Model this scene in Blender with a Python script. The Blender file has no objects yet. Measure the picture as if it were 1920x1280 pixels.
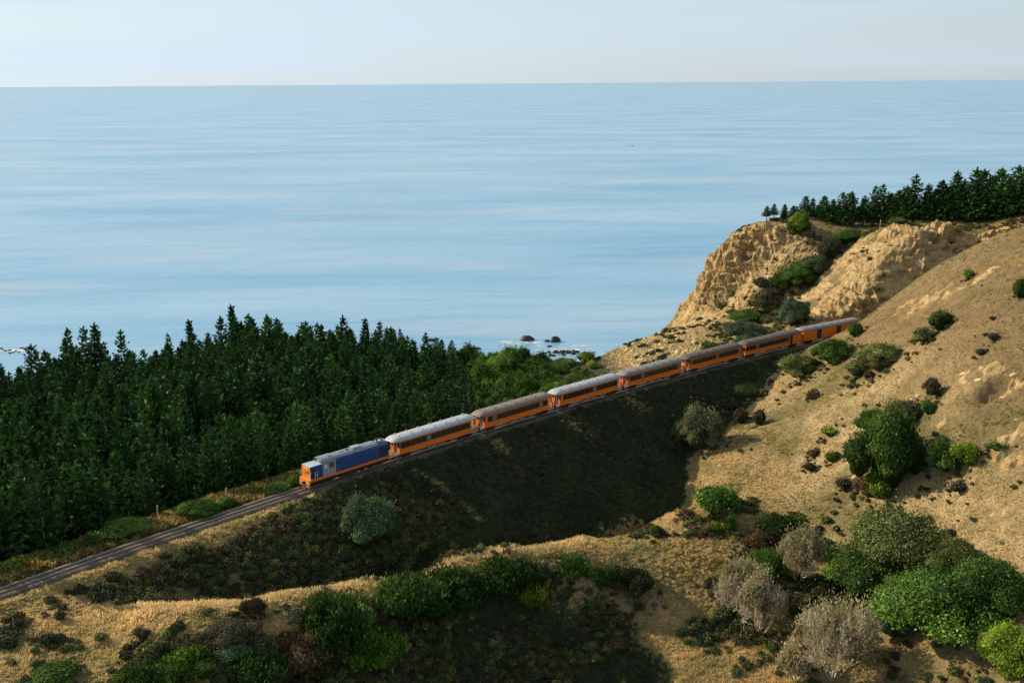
import bpy, math, random
import numpy as np
from mathutils import Matrix, Vector

# ------------------------------------------------------------------ camera
F, CH = 1900.0, 57.0            # focal length in pixels of the 1920 px wide photograph, height above the rails
scene = bpy.context.scene
ROLL = math.atan2(14, 1920)
PITCH = math.atan((640 - 156.5) / F)
_c, _s = math.cos(ROLL), math.sin(ROLL)
FW = np.array([0, math.cos(PITCH), -math.sin(PITCH)])
_U = np.array([0, math.sin(PITCH), math.cos(PITCH)])
_R = np.array([1.0, 0, 0])
RT = _c * _R - _s * _U
UP = _s * _R + _c * _U
cam_data = bpy.data.cameras.new('camera')
cam_data.sensor_width = 36.0
cam_data.lens = 36.0 * F / 1920.0
cam_data.clip_start = 1.0
cam_data.clip_end = 400000.0
cam = bpy.data.objects.new('camera', cam_data)
scene.collection.objects.link(cam)
M = Matrix((RT, UP, -FW)).transposed().to_4x4()
M.translation = Vector((0, 0, CH))
cam.matrix_world = M
scene.camera = cam

# ------------------------------------------------------------------ light
SUN_EL = math.radians(27)
SUN_AZ = math.atan2(-0.93, 0.37)            # clockwise from +Y
world = bpy.data.worlds.new('World')
scene.world = world
world.use_nodes = True
wn, wl = world.node_tree.nodes, world.node_tree.links
wn.clear()
w_out = wn.new('ShaderNodeOutputWorld')
w_bg = wn.new('ShaderNodeBackground')
w_sky = wn.new('ShaderNodeTexSky')
w_sky.sky_type = 'NISHITA'
w_sky.sun_disc = False
w_sky.sun_elevation = SUN_EL
w_sky.sun_rotation = SUN_AZ
w_sky.altitude = 50
w_sky.air_density = 1.0
w_sky.dust_density = 0.6
w_sky.ozone_density = 1.6
w_bg.inputs['Strength'].default_value = 0.08
# thin high cloud streaks over the sky
w_tc = wn.new('ShaderNodeTexCoord')
w_map = wn.new('ShaderNodeMapping'); w_map.inputs['Scale'].default_value = (1.6, 1.6, 26)
w_map.inputs['Rotation'].default_value = (0.0, 0.045, 0.0)
w_no = wn.new('ShaderNodeTexNoise'); w_no.inputs['Scale'].default_value = 1.3; w_no.inputs['Detail'].default_value = 7
w_no.inputs['Roughness'].default_value = 0.5
w_ra = wn.new('ShaderNodeMapRange'); w_ra.inputs['From Min'].default_value = 0.45; w_ra.inputs['From Max'].default_value = 0.8
w_ra.inputs['To Min'].default_value = 0.0; w_ra.inputs['To Max'].default_value = 0.5
w_mx = wn.new('ShaderNodeMix'); w_mx.data_type = 'RGBA'
w_mx.inputs[7].default_value = (6.0, 6.9, 7.7, 1)
wl.new(w_tc.outputs['Generated'], w_map.inputs['Vector']); wl.new(w_map.outputs['Vector'], w_no.inputs['Vector'])
w_dot = wn.new('ShaderNodeVectorMath'); w_dot.operation = 'DOT_PRODUCT'; w_dot.inputs[1].default_value = (-0.93, 0.37, 0.0)
w_dr = wn.new('ShaderNodeMapRange'); w_dr.inputs['From Min'].default_value = -0.15; w_dr.inputs['From Max'].default_value = 0.75
w_dr.inputs['To Min'].default_value = 0.70; w_dr.inputs['To Max'].default_value = 0.85
w_ad = wn.new('ShaderNodeMath'); w_ad.operation = 'ADD'; w_ad.use_clamp = True
wl.new(w_tc.outputs['Generated'], w_dot.inputs[0]); wl.new(w_dot.outputs['Value'], w_dr.inputs['Value'])
wl.new(w_no.outputs['Fac'], w_ra.inputs['Value']); wl.new(w_ra.outputs['Result'], w_ad.inputs[0]); wl.new(w_dr.outputs['Result'], w_ad.inputs[1])
wl.new(w_ad.outputs[0], w_mx.inputs[0])
w_gl = wn.new('ShaderNodeMapRange'); w_gl.inputs['From Min'].default_value = -0.2; w_gl.inputs['From Max'].default_value = 0.95
w_gl.inputs['To Min'].default_value = 0.92; w_gl.inputs['To Max'].default_value = 1.2
w_vc = wn.new('ShaderNodeVectorMath'); w_vc.operation = 'SCALE'; w_vc.inputs[0].default_value = (5.0, 6.0, 6.75)
wl.new(w_dot.outputs['Value'], w_gl.inputs['Value']); wl.new(w_gl.outputs['Result'], w_vc.inputs['Scale']); wl.new(w_vc.outputs['Vector'], w_mx.inputs[7])
wl.new(w_sky.outputs['Color'], w_mx.inputs[6]); wl.new(w_mx.outputs[2], w_bg.inputs['Color'])
wl.new(w_bg.outputs['Background'], w_out.inputs['Surface'])

sun_data = bpy.data.lights.new('sun', 'SUN')
sun_data.energy = 5.0
sun_data.angle = math.radians(0.5)
sun_data.color = (1.0, 0.84, 0.60)
sun = bpy.data.objects.new('sun', sun_data)
scene.collection.objects.link(sun)
SUNV = Vector((math.sin(SUN_AZ) * math.cos(SUN_EL), math.cos(SUN_AZ) * math.cos(SUN_EL), math.sin(SUN_EL)))
sun.rotation_euler = SUNV.to_track_quat('Z', 'Y').to_euler()
sun.location = (-120, 60, 120)

scene.view_settings.view_transform = 'Standard'
scene.view_settings.look = 'None'
scene.view_settings.gamma = 1.0
scene.view_settings.use_curve_mapping = False
scene.view_settings.exposure = 0.62
scene.render.engine = 'CYCLES'
scene.cycles.max_bounces = 5
scene.cycles.transparent_max_bounces = 4

# ------------------------------------------------------------------ helpers
COL = scene.collection
rng = np.random.default_rng(11)
random.seed(11)

def tag(o, label=None, cat=None, group=None, kind=None):
    if label: o['label'] = label
    if cat: o['category'] = cat
    if group: o['group'] = group
    if kind: o['kind'] = kind
    return o

def link(name, data, parent=None, loc=None, rz=None):
    o = bpy.data.objects.new(name, data)
    COL.objects.link(o)
    if parent is not None: o.parent = parent
    if loc is not None: o.location = loc
    if rz is not None: o.rotation_euler = (0, 0, rz)
    return o

def mesh_np(name, V, Fc, mats=(), smooth=False, attrs=None, midx=None):
    """fast mesh from numpy arrays; Fc is an (n,3) or (n,4) array or a list of such arrays"""
    if not isinstance(Fc, (list, tuple)): Fc = [Fc]
    Fc = [np.asarray(f, dtype=np.int32) for f in Fc if len(f)]
    me = bpy.data.meshes.new(name)
    V = np.asarray(V, dtype=np.float32)
    me.vertices.add(len(V)); me.vertices.foreach_set('co', V.ravel())
    nl = sum(f.size for f in Fc); nf = sum(len(f) for f in Fc)
    me.loops.add(nl); me.loops.foreach_set('vertex_index', np.concatenate([f.ravel() for f in Fc]))
    tot = np.concatenate([np.full(len(f), f.shape[1], dtype=np.int32) for f in Fc])
    st = np.concatenate([[0], np.cumsum(tot)[:-1]]).astype(np.int32)
    me.polygons.add(nf); me.polygons.foreach_set('loop_start', st); me.polygons.foreach_set('loop_total', tot)
    for m in mats: me.materials.append(m)
    if midx is not None: me.polygons.foreach_set('material_index', np.asarray(midx, dtype=np.int32))
    if smooth: me.polygons.foreach_set('use_smooth', np.ones(nf, dtype=bool))
    me.update(calc_edges=True)
    if attrs:
        for k, (dom, typ, a) in attrs.items():
            at = me.attributes.new(k, typ, dom)
            a = np.asarray(a, dtype=np.float32)
            at.data.foreach_set('color' if typ == 'FLOAT_COLOR' else 'value', a.ravel())
    return me

class MB:
    """collects boxes, prisms and tubes into one mesh"""
    def __init__(s): s.v = []; s.f = []
    def box(s, a, b):
        x0, y0, z0 = a; x1, y1, z1 = b; n = len(s.v)
        s.v += [(x0, y0, z0), (x1, y0, z0), (x1, y1, z0), (x0, y1, z0), (x0, y0, z1), (x1, y0, z1), (x1, y1, z1), (x0, y1, z1)]
        s.f += [(n, n+3, n+2, n+1), (n+4, n+5, n+6, n+7), (n, n+1, n+5, n+4), (n+1, n+2, n+6, n+5), (n+2, n+3, n+7, n+6), (n+3, n, n+4, n+7)]
        return s
    def cbox(s, c, d): return s.box([c[i]-d[i]/2 for i in range(3)], [c[i]+d[i]/2 for i in range(3)])
    def tube(s, pts, r, k=5, cap=True):
        pts = [Vector(p) for p in pts]
        rs = r if isinstance(r, (list, tuple)) else [r]*len(pts)
        n0 = len(s.v)
        for i, p in enumerate(pts):
            d = (pts[min(i+1, len(pts)-1)] - pts[max(i-1, 0)]).normalized()
            u = d.cross(Vector((0, 0, 1)) if abs(d.z) < .9 else Vector((1, 0, 0))).normalized(); w = d.cross(u)
            for j in range(k):
                a = 2*math.pi*j/k; s.v.append(tuple(p + (u*math.cos(a) + w*math.sin(a))*rs[i]))
        for i in range(len(pts)-1):
            for j in range(k):
                a = n0+i*k+j; b = n0+i*k+(j+1) % k; s.f.append((a, b, b+k, a+k))
        if cap:
            s.f.append(tuple(n0+j for j in range(k))[::-1]); s.f.append(tuple(n0+(len(pts)-1)*k+j for j in range(k)))
        return s
    def disc(s, c, axis, r, h, k=14):
        c = Vector(c); ax = Vector(axis).normalized()
        return s.tube([c-ax*h/2, c+ax*h/2], r, k)
    def loft(s, rings, closed=True, caps=True):
        n0 = len(s.v); k = len(rings[0])
        for r in rings: s.v += [tuple(p) for p in r]
        for i in range(len(rings)-1):
            for j in range(k if closed else k-1):
                a = n0+i*k+j; b = n0+i*k+(j+1) % k; s.f.append((a, b, b+k, a+k))
        if caps:
            s.f.append(tuple(n0+j for j in range(k))[::-1]); s.f.append(tuple(n0+(len(rings)-1)*k+j for j in range(k)))
        return s
    def mesh(s, name, mat, smooth=False):
        me = bpy.data.meshes.new(name); me.from_pydata(s.v, [], s.f)
        me.materials.append(mat)
        if smooth:
            me.polygons.foreach_set('use_smooth', np.ones(len(s.f), dtype=bool))
        me.update(); return me
    def build(s, name, mat, parent=None, smooth=False, loc=None):
        return link(name, s.mesh(name, mat, smooth), parent, loc)

# ---- numpy noise
def _hash(i, j, seed):
    h = (i.astype(np.int64)*374761393 + j.astype(np.int64)*668265263 + seed*982451653) & 0x7fffffff
    h = ((h ^ (h >> 13))*1274126177) & 0x7fffffff
    return ((h ^ (h >> 16)) & 0xffffff)/float(0xffffff)
def vnoise(x, y, seed=0):
    xi, yi = np.floor(x), np.floor(y); xf, yf = x-xi, y-yi
    xi = xi.astype(np.int64); yi = yi.astype(np.int64)
    u = xf*xf*(3-2*xf); v = yf*yf*(3-2*yf)
    a, b, c, d = _hash(xi, yi, seed), _hash(xi+1, yi, seed), _hash(xi, yi+1, seed), _hash(xi+1, yi+1, seed)
    return (a*(1-u)+b*u)*(1-v)+(c*(1-u)+d*u)*v
def fbm(x, y, sc, oct=4, seed=0, ridged=False):
    x = np.asarray(x, float)/sc; y = np.asarray(y, float)/sc; t = 0; a = .5; n = 0
    for o in range(oct):
        q = vnoise(x*math.cos(o)+y*math.sin(o)+o*17.3, -x*math.sin(o)+y*math.cos(o)+o*9.1, seed+o)*2-1
        if ridged: q = 1-2*np.abs(q)
        t = t+a*q; n += a; a *= .5; x = x*2.03; y = y*2.03
    return t/n
def sstep(a, b, x):
    t = np.clip((x-a)/(b-a), 0, 1); return t*t*(3-2*t)

# ------------------------------------------------------------------ materials
def new_mat(name):
    m = bpy.data.materials.new(name); m.use_nodes = True
    nt = m.node_tree; b = nt.nodes['Principled BSDF']; return m, nt, b

def plain(name, col, rough=.6, metal=0., wear=.25, scale=6., spec=.4):
    m, nt, b = new_mat(name); N, L = nt.nodes, nt.links
    tc = N.new('ShaderNodeTexCoord'); no = N.new('ShaderNodeTexNoise'); no.inputs['Scale'].default_value = scale; no.inputs['Detail'].default_value = 5
    mp = N.new('ShaderNodeMapping'); mp.inputs['Scale'].default_value = (.35, 1, 1.6)
    L.new(tc.outputs['Object'], mp.inputs['Vector']); L.new(mp.outputs['Vector'], no.inputs['Vector'])
    r = N.new('ShaderNodeValToRGB'); e = r.color_ramp.elements
    e[0].position = .25; e[1].position = .65
    e[0].color = tuple(c*(1-wear) for c in col)+(1,); e[1].color = tuple(min(1, c*(1+wear*.35)) for c in col)+(1,)
    L.new(no.outputs['Fac'], r.inputs['Fac']); L.new(r.outputs['Color'], b.inputs['Base Color'])
    b.inputs['Roughness'].default_value = rough; b.inputs['Metallic'].default_value = metal
    b.inputs['Specular IOR Level'].default_value = spec
    return m

def foliage(name, c0, c1, c2=None, transl=.25, rand=.35, patch=.38):
    """leaf colour varies by leaf ('tint' attribute) and by plant"""
    m, nt, b = new_mat(name); N, L = nt.nodes, nt.links
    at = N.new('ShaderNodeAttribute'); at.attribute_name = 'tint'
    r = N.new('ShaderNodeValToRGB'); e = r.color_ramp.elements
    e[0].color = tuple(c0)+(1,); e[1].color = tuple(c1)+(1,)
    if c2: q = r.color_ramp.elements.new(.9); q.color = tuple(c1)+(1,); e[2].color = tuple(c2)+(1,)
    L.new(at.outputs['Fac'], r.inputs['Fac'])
    oi = N.new('ShaderNodeObjectInfo'); mr = N.new('ShaderNodeMapRange')
    mr.inputs['To Min'].default_value = 1-rand; mr.inputs['To Max'].default_value = 1+rand
    L.new(oi.outputs['Random'], mr.inputs['Value'])
    vm = N.new('ShaderNodeVectorMath'); vm.operation = 'SCALE'
    L.new(r.outputs['Color'], vm.inputs[0]); L.new(mr.outputs['Result'], vm.inputs['Scale'])
    ge = N.new('ShaderNodeNewGeometry'); pn = N.new('ShaderNodeTexNoise'); pn.inputs['Scale'].default_value = .14; pn.inputs['Detail'].default_value = 4; pn.inputs['Roughness'].default_value = .6
    L.new(ge.outputs['Position'], pn.inputs['Vector'])
    pr = N.new('ShaderNodeValToRGB'); q = pr.color_ramp.elements; q[0].position = .33; q[1].position = .66
    q[0].color = (1-patch, 1-patch*.75, 1-patch, 1); q[1].color = (1+patch*.45, 1+patch*.35, 1+patch*.3, 1)
    L.new(pn.outputs['Fac'], pr.inputs['Fac'])
    vv = N.new('ShaderNodeVectorMath'); vv.operation = 'MULTIPLY'; L.new(vm.outputs['Vector'], vv.inputs[0]); L.new(pr.outputs['Color'], vv.inputs[1]); vm = vv
    L.new(vm.outputs['Vector'], b.inputs['Base Color'])
    b.inputs['Roughness'].default_value = .75; b.inputs['Specular IOR Level'].default_value = .15
    if transl:
        tr = N.new('ShaderNodeBsdfTranslucent'); mx = N.new('ShaderNodeMixShader'); mx.inputs[0].default_value = transl
        L.new(vm.outputs['Vector'], tr.inputs['Color']); L.new(b.outputs['BSDF'], mx.inputs[1]); L.new(tr.outputs['BSDF'], mx.inputs[2])
        L.new(mx.outputs['Shader'], N['Material Output'].inputs['Surface'])
    return m

MT = {}
MT['orange'] = plain('orange_paint', (.64, .145, .012), .42, wear=.16)
MT['orange_dirty'] = plain('grimy_orange_paint', (.66, .22, .03), .5, wear=.55, scale=9)
MT['blue'] = plain('blue_paint', (.010, .055, .19), .42, wear=.35, scale=3)
MT['cab_grey'] = plain('cab_grey_paint', (.22, .26, .29), .45, wear=.2)
MT['loco_roof'] = plain('faded_blue_grey_roof', (.15, .18, .22), .5, wear=.5)
MT['hood_top'] = plain('pale_blue_hood_top', (.30, .40, .50), .45, wear=.15)
MT['black'] = plain('black_metal', (.018, .018, .02), .55, wear=.3)
MT['grille'] = plain('dark_grille', (.02, .025, .035), .6)
MT['white'] = plain('white_paint', (.72, .72, .70), .5, wear=.1)
MT['window'] = plain('window_glass', (.012, .014, .014), .22, wear=.1, spec=.3)
MT['blind'] = plain('drawn_blind', (.15, .16, .13), .7)
MT['brownwin'] = plain('brown_tinted_glass', (.09, .05, .02), .2)
MT['band'] = plain('brown_window_band', (.045, .038, .018), .55)
MT['roof1'] = plain('pale_lilac_grey_roof', (.33, .34, .38), .6, wear=.25, scale=3)
MT['roof2'] = plain('brown_grey_roof', (.17, .135, .11), .65, wear=.25, scale=3)
MT['roof3'] = plain('light_grey_roof', (.29, .29, .31), .6, wear=.18, scale=3)
MT['roof4'] = plain('mid_grey_roof', (.17, .155, .15), .6, wear=.22, scale=3)
MT['roof5'] = plain('weathered_brown_roof', (.085, .066, .055), .65, wear=.3, scale=3)
MT['under'] = plain('pale_underframe_grime', (.20, .20, .17), .8, wear=.5)
MT['darkdoor'] = plain('dark_door', (.02, .016, .013), .7)
MT['wood'] = plain('weathered_post_wood', (.30, .25, .19), .85, wear=.4)
MT['steel'] = plain('rusty_rail_steel', (.10, .065, .045), .45, metal=.3, wear=.3)
MT['sleeper'] = plain('grey_sleeper', (.33, .30, .27), .85, wear=.5, scale=2)
MT['rail_top'] = plain('polished_rail_head', (.45, .42, .40), .3, metal=.7, wear=.15)
MT['tarp'] = plain('pale_blue_plastic', (.25, .55, .85), .4)
MT['bark'] = plain('grey_brown_bark', (.16, .12, .09), .9, wear=.4)
MT['bare'] = plain('pale_bare_twigs', (.50, .42, .30), .9, wear=.3)
MT['wetrock'] = plain('dark_wet_rock', (.022, .022, .022), .6, wear=.5, scale=1)
MT['boulder'] = plain('pale_sandstone', (.46, .33, .18), .9, wear=.4, scale=.8)
MT['foam'] = plain('white_foam', (.48, .53, .56), .8, wear=.1)

# ------------------------------------------------------------------ picture <-> world (used to read positions off the photograph)
def W(px, py, z=None, Y=None):
    d = FW + (px-960)/F*RT - (py-640)/F*UP
    t = (z-CH)/d[2] if Y is None else Y/d[1]
    return np.array([0, 0, CH]) + d*t

# ------------------------------------------------------------------ railway centre line
TK = (-0.0014382, 0.90379, 167.3)
def ty(x):
    x = np.asarray(x, float)
    def q(a): return TK[0]*a*a+TK[1]*a+TK[2]
    lo = -72.
    a = np.where(x < lo, q(lo)+(2*TK[0]*lo+TK[1])*(x-lo), q(np.maximum(x, lo)))
    u = np.clip(x-72., 0, 15.); b = q(72.)+(2*TK[0]*72+TK[1])*(x-72)-.02*u*u-.04*15.*np.maximum(x-87., 0)
    return np.where(x > 72., b, a)
_tx = np.arange(-150, 260, .25); _tyy = ty(_tx)
_ts = np.concatenate([[0], np.cumsum(np.hypot(np.diff(_tx), np.diff(_tyy)))])
S0 = float(np.interp(-30.3, _tx, _ts))            # arc length 0 at the front of the locomotive
_ts = _ts-S0
def tpos(s):
    x = float(np.interp(s, _ts, _tx)); y = float(np.interp(s, _ts, _tyy))
    x2 = float(np.interp(s+.5, _ts, _tx)); y2 = float(np.interp(s+.5, _ts, _tyy))
    return x, y, math.atan2(y2-y, x2-x)
TP = np.stack([np.arange(-150, 260, 1.), ty(np.arange(-150, 260, 1.))], 1)
TD = np.diff(TP, axis=0); TLn = np.hypot(TD[:, 0], TD[:, 1]); TD = TD/TLn[:, None]
def tdist(x, y):
    """signed distance to the track: negative on the side of the camera"""
    x = np.asarray(x, float); y = np.asarray(y, float)
    d = (y-ty(x))
    i = np.clip((x+150).astype(int), 0, len(TD)-1)
    # first guess, then project once onto the local tangent
    sl = TD[i]; d1 = d*sl[..., 0]
    x2 = x+d1*sl[..., 1]; i2 = np.clip((x2+150).astype(int), 0, len(TD)-1); s2 = TD[i2]
    return (x-x2)*(-s2[..., 1])+(y-ty(x2))*s2[..., 0]

# ------------------------------------------------------------------ terrain
CP = []
for p in [  # pixel x, pixel y, height
    (0, 1280, -2.8), (0, 1190, -1.8), (200, 1280, -3.4), (400, 1280, -5.5), (560, 1150, -3.5), (200, 1190, -2.2), (150, 1134, -1.4), (280, 1138, -1.7), (400, 1130, -2.2), (550, 1110, -3),
    (700, 1087, -4), (850, 1060, -4.5), (960, 1040, -5), (1100, 1012, -6), (1270, 965, -8),
    (600, 1280, -9.5), (960, 1280, -15), (1200, 1280, -16), (900, 1180, -11), (700, 1180, -7), (0, 1150, -1.2), (70, 1120, -1.0), (-150, 1170, -1), (150, 1100, -1.2), (300, 1098, -4.5), (230, 1112, -2.3), (200, 1092, -1.5), (1100, 1150, -11), (560, 1180, -4.6),
    (1300, 1280, -15), (1450, 1180, -12.5), (1560, 1100, -9.5), (1650, 1040, -6.5),
    (1700, 1270, -9), (1900, 1270, -4), (1900, 1100, 1), (1900, 950, 6), (1920, 800, 12), (1920, 650, 19), (1920, 500, 26),
    (1750, 950, 0.5), (1600, 960, -4), (1450, 950, -7), (1400, 1040, -9), (1200, 1060, -8.5),
    (1350, 900, -8), (1500, 850, -3.5), (1650, 850, 1.5), (1800, 850, 7), (1500, 780, -1), (1650, 750, 6), (1800, 730, 13),
    (1600, 690, 5), (1700, 640, 12), (1800, 600, 19), (1550, 680, 2.5), (1440, 760, -3.5), (1390, 800, -5.5), (1310, 860, -8)]:
    CP.append(W(p[0], p[1], z=p[2]))
for p in [  # pixel x, pixel y, distance
    (1600, 628, 207), (1700, 530, 209), (1790, 462, 209), (1905, 416, 200),
    (1515, 600, 238), (1560, 530, 252), (1615, 455, 262), (1600, 590, 233), (1655, 430, 262), (1700, 480, 246), (1600, 500, 253), (1560, 590, 237), (1780, 430, 262), (1850, 432, 255), (1920, 405, 262),
    (1650, 520, 243), (1680, 560, 236),
    (1430, 645, 222), (1480, 610, 240), (1510, 560, 259), (1550, 500, 266), (1590, 450, 274), (1440, 575, 266),
    (1378, 450, 289), (1440, 436, 286), (1500, 428, 280), (1480, 480, 274), (1400, 520, 280), (1440, 530, 270), (1440, 475, 279), (1352, 530, 286),
    (1330, 590, 278), (1370, 625, 252), (1300, 645, 248), (1400, 605, 262),
    (1180, 642, 262), (1250, 620, 270), (1120, 668, 262), (1200, 680, 230), (1130, 705, 228), (1060, 740, 224)]:
    CP.append(W(p[0], p[1], Y=p[2]))
for p in [  # the rest in metres
    (-75, 112, -5), (-60, 127, -6), (-42, 146, -8), (-25, 163, -10), (0, 188, -12), (20, 208, -10),
    (-100, 130, -8), (-70, 160, -12), (-40, 190, -14.5), (0, 215, -14.5), (-130, 180, -15), (-90, 220, -16), (-40, 240, -17), (0, 250, -17.5),
    (-200, 235, -20.5), (-150, 246, -20.5), (-120, 256, -20.5), (-98, 268, -20.5), (-50, 284, -20.5), (-5, 284, -20.2), (18, 274, -20.2), (32, 280, -20.2), (42, 296, -21),
    (-200, 300, -24), (-100, 310, -25), (-40, 305, -24), (0, 310, -25), (30, 305, -24), (46, 312, -24), (60, 330, -25), (90, 345, -25), (140, 345, -24), (220, 335, -24), (-260, 350, -30), (0, 360, -30), (270, 360, -30),
    (72, 302, 12.2), (100, 298, 15.5), (140, 288, 20), (180, 280, 24), (220, 270, 28),
    (-46, 107.5, -2.4), (-39, 113, -5), (-30, 118.5, -9.5), (-17, 124, -11), (5, 141, -14), (20, 152, -15), (26, 160, -15), (10, 166, -15), (-10, 148, -13),
    (200, 200, 45), (200, 150, 38), (160, 120, 27), (150, 90, 14), (120, 70, 4), (250, 240, 40), (180, 60, 8), (0, 60, -20), (-60, 60, -8), (-120, 60, -2),
    (0, 20, -20), (100, 20, -8), (-150, 100, -4), (-220, 200, -14), (200, 0, 10), (-100, 90, -1.5), (-120, 20, 0), (-240, 60, -3), (270, 60, 20), (270, 150, 42)]:
    CP.append(np.array(p, float))
CP = np.array(CP)
def tps(r2): return .5*r2*np.log(r2+1e-9)
_n = len(CP); _P = CP[:, :2]/100.
_A = np.zeros((_n+3, _n+3)); _d2 = ((_P[:, None]-_P[None])**2).sum(-1)
_A[:_n, :_n] = tps(_d2)+np.eye(_n)*2e-5
_A[:_n, _n] = 1; _A[:_n, _n+1:] = _P; _A[_n, :_n] = 1; _A[_n+1:, :_n] = _P.T
_w = np.linalg.solve(_A, np.concatenate([CP[:, 2], [0, 0, 0]]))
def base_h(x, y):
    sh = x.shape; x = x.ravel()/100.; y = y.ravel()/100.; o = _w[_n]+_w[_n+1]*x+_w[_n+2]*y
    for i in range(_n): o = o+_w[i]*tps((x-_P[i, 0])**2+(y-_P[i, 1])**2)
    return o.reshape(sh)

X0, X1, Y0, Y1, ST = -240., 270., 10., 350., .62
gx = np.arange(X0, X1+.01, ST); gy = np.arange(Y0, Y1+.01, ST)
GX, GY = np.meshgrid(gx, gy)
HB = base_h(GX, GY)
GD = tdist(GX, GY)
def earthwork(z, d, x, y):
    ad = np.abs(d)
    wob = fbm(x, y, 9, 3, 5)*.8
    shelf = 5.0*(1-sstep(-34, -20, x))*(d > 0)
    low = -.62-.1*np.clip(ad-2.9, 0, shelf)-np.maximum(ad-2.9-shelf, 0)*np.where(d < 0, .45+.15*sstep(-62, -46, x), .62)+wob*sstep(4, 9, ad)
    cs = np.where(d > 0, 1.25, .9)
    high = -.62+np.maximum(ad-3.6, 0)*cs+wob*sstep(5, 9, ad)*1.5
    return np.minimum(np.maximum(z, low), np.maximum(high, low))
def bilin(A, x, y):
    fx = np.clip((np.asarray(x, float)-X0)/ST, 0, len(gx)-1.001); fy = np.clip((np.asarray(y, float)-Y0)/ST, 0, len(gy)-1.001)
    i = fx.astype(int); j = fy.astype(int); u = fx-i; v = fy-j
    return (A[j, i]*(1-u)+A[j, i+1]*u)*(1-v)+(A[j+1, i]*(1-u)+A[j+1, i+1]*u)*v
rel = sstep(2.5, 7, np.abs(GD))
inland = sstep(-21, -18, HB)
HZ = HB+rel*inland*(fbm(GX, GY, 26, 3, 1)*np.where(GD < 0, .45, 1.2)+fbm(GX, GY, 7, 3, 2)*.4)
HZ = earthwork(HZ, GD, GX, GY)
HZ = HZ+rel*inland*fbm(GX, GY, 2.6, 3, 3)*.28
HZ = HZ+sstep(30, 45, GX)*(GD < -8)*.07*np.sin(HZ*5.2+fbm(GX, GY, 9, 3, 33)*7)
def hz(x, y): return bilin(HZ, x, y)
def hit(px, py):
    d = FW+(px-960)/F*RT-(py-640)/F*UP
    t = np.arange(60, 420, .25); P = np.array([0, 0, CH])[None]+t[:, None]*d[None]
    below = P[:, 2] < hz(P[:, 0], P[:, 1])
    k = int(np.argmax(below)) if below.any() else len(t)-1
    p = P[k]; return np.array([p[0], p[1], float(hz(p[0], p[1]))])
def mpp(p):   # metres per photograph pixel at a point
    return float((np.array([p[0], p[1], p[2]-CH])@FW)/F)

for (px, py, rx, ry, dep) in [(1886, 712, 3.6, 2.0, 2.6), (1735, 752, 2.0, 1.2, 1.0), (1880, 846, 2.4, 1.1, 1.0), (1600, 888, 1.4, 1.0, .9)]:
    p = hit(px, py); HZ = HZ-dep*np.exp(-(((GX-p[0])/rx)**2+((GY-p[1])/ry)**2)**2)
# masks (what the ground is made of, and where shade is painted on it)
def blobs(lst):
    m = np.zeros_like(GX)
    for (px, py, r) in lst:
        p = hit(px, py); d = np.hypot(GX-p[0], GY-p[1])/r
        m = np.maximum(m, 1-sstep(.6, 1.25, d+fbm(GX, GY, 3, 3, 7)*.35))
    return m
gzy, gzx = np.gradient(HZ, ST); SL = np.hypot(gzx, gzy)
fz = (GX > 35) & (GD > 3)
rock = sstep(.62, 1.0, SL+fbm(GX, GY, 6, 3, 8)*.25)*fz
rock = np.maximum(rock, blobs([(1400, 490, 9), (1430, 470, 7), (1460, 520, 6), (1350, 560, 6), (1330, 600, 5), (1300, 625, 6), (1600, 560, 9), (1640, 500, 9), (1560, 580, 7), (1690, 500, 9), (1740, 470, 9), (1680, 450, 7)])*.9)
hillrock = blobs([(1800, 540, 3), (1740, 565, 3.5), (1700, 580, 2.5), (1850, 520, 2.5), (1840, 700, 3), (1800, 690, 2), (1890, 740, 2.2), (1770, 740, 2.2), (1730, 735, 1.8), (1890, 820, 2), (1870, 840, 2), (1605, 895, 1.6), (1570, 785, 1.4), (1600, 775, 1.2), (1860, 965, 1.3), (1885, 970, 1.0), (1900, 870, 1.5), (1780, 780, 1.6)])
hillrock = hillrock*sstep(-.15, .25, fbm(GX, GY, 2.2, 3, 31)+.1)
talus = (sstep(22, 30, GX)*(1-sstep(58, 75, GX)))*sstep(4, 8, GD)*sstep(-20.6, -19, HZ)
painted_shade = ((GD < -2.0) & (GD > -34) & (HZ > -17) & (np.abs(HZ-(-.62-(np.abs(GD)-2.9)*.62)) < 1.6)).astype(float)*sstep(-34, -22, GX)  # shade of the embankment's near side, put into the ground colour
painted_shade = np.maximum(painted_shade, blobs([(650, 1240, 7), (800, 1200, 6), (950, 1190, 7), (1050, 1240, 7), (800, 1270, 7), (1130, 1200, 5), (1180, 1270, 5), (500, 1275, 5), (880, 1260, 8)]))  # blobs that paint the shade on the near face of the spur
_cx = np.interp(np.arange(18), [0, 17], [200, 1270])
CREST = [hit(px, py+6) for px, py in zip(_cx, np.interp(_cx, [200, 400, 700, 850, 960, 1100, 1270], [1140, 1130, 1087, 1060, 1040, 1012, 965]))]
def hollow(x, y):       # the gully between the embankment and the spur, left part
    cy = np.interp(x, [c[0] for c in CREST], [c[1] for c in CREST]); d = tdist(x, y)
    return sstep(1.0, 3.5, y-cy)*sstep(-4.0, -6.0, d)*sstep(-57, -49, x)*(x < 5)*1.0
ROCK = np.clip(np.maximum(rock, hillrock), 0, 1)
beach = (1-sstep(-20.2, -19.4, HZ))
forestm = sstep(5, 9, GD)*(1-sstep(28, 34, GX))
ballast = 1-sstep(2.9, 3.5, np.abs(GD)+fbm(GX, GY, 1.5, 2, 40)*.35)
dirt = np.clip(talus*.7+sstep(100, 130, GX)*0, 0, 1)

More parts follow.
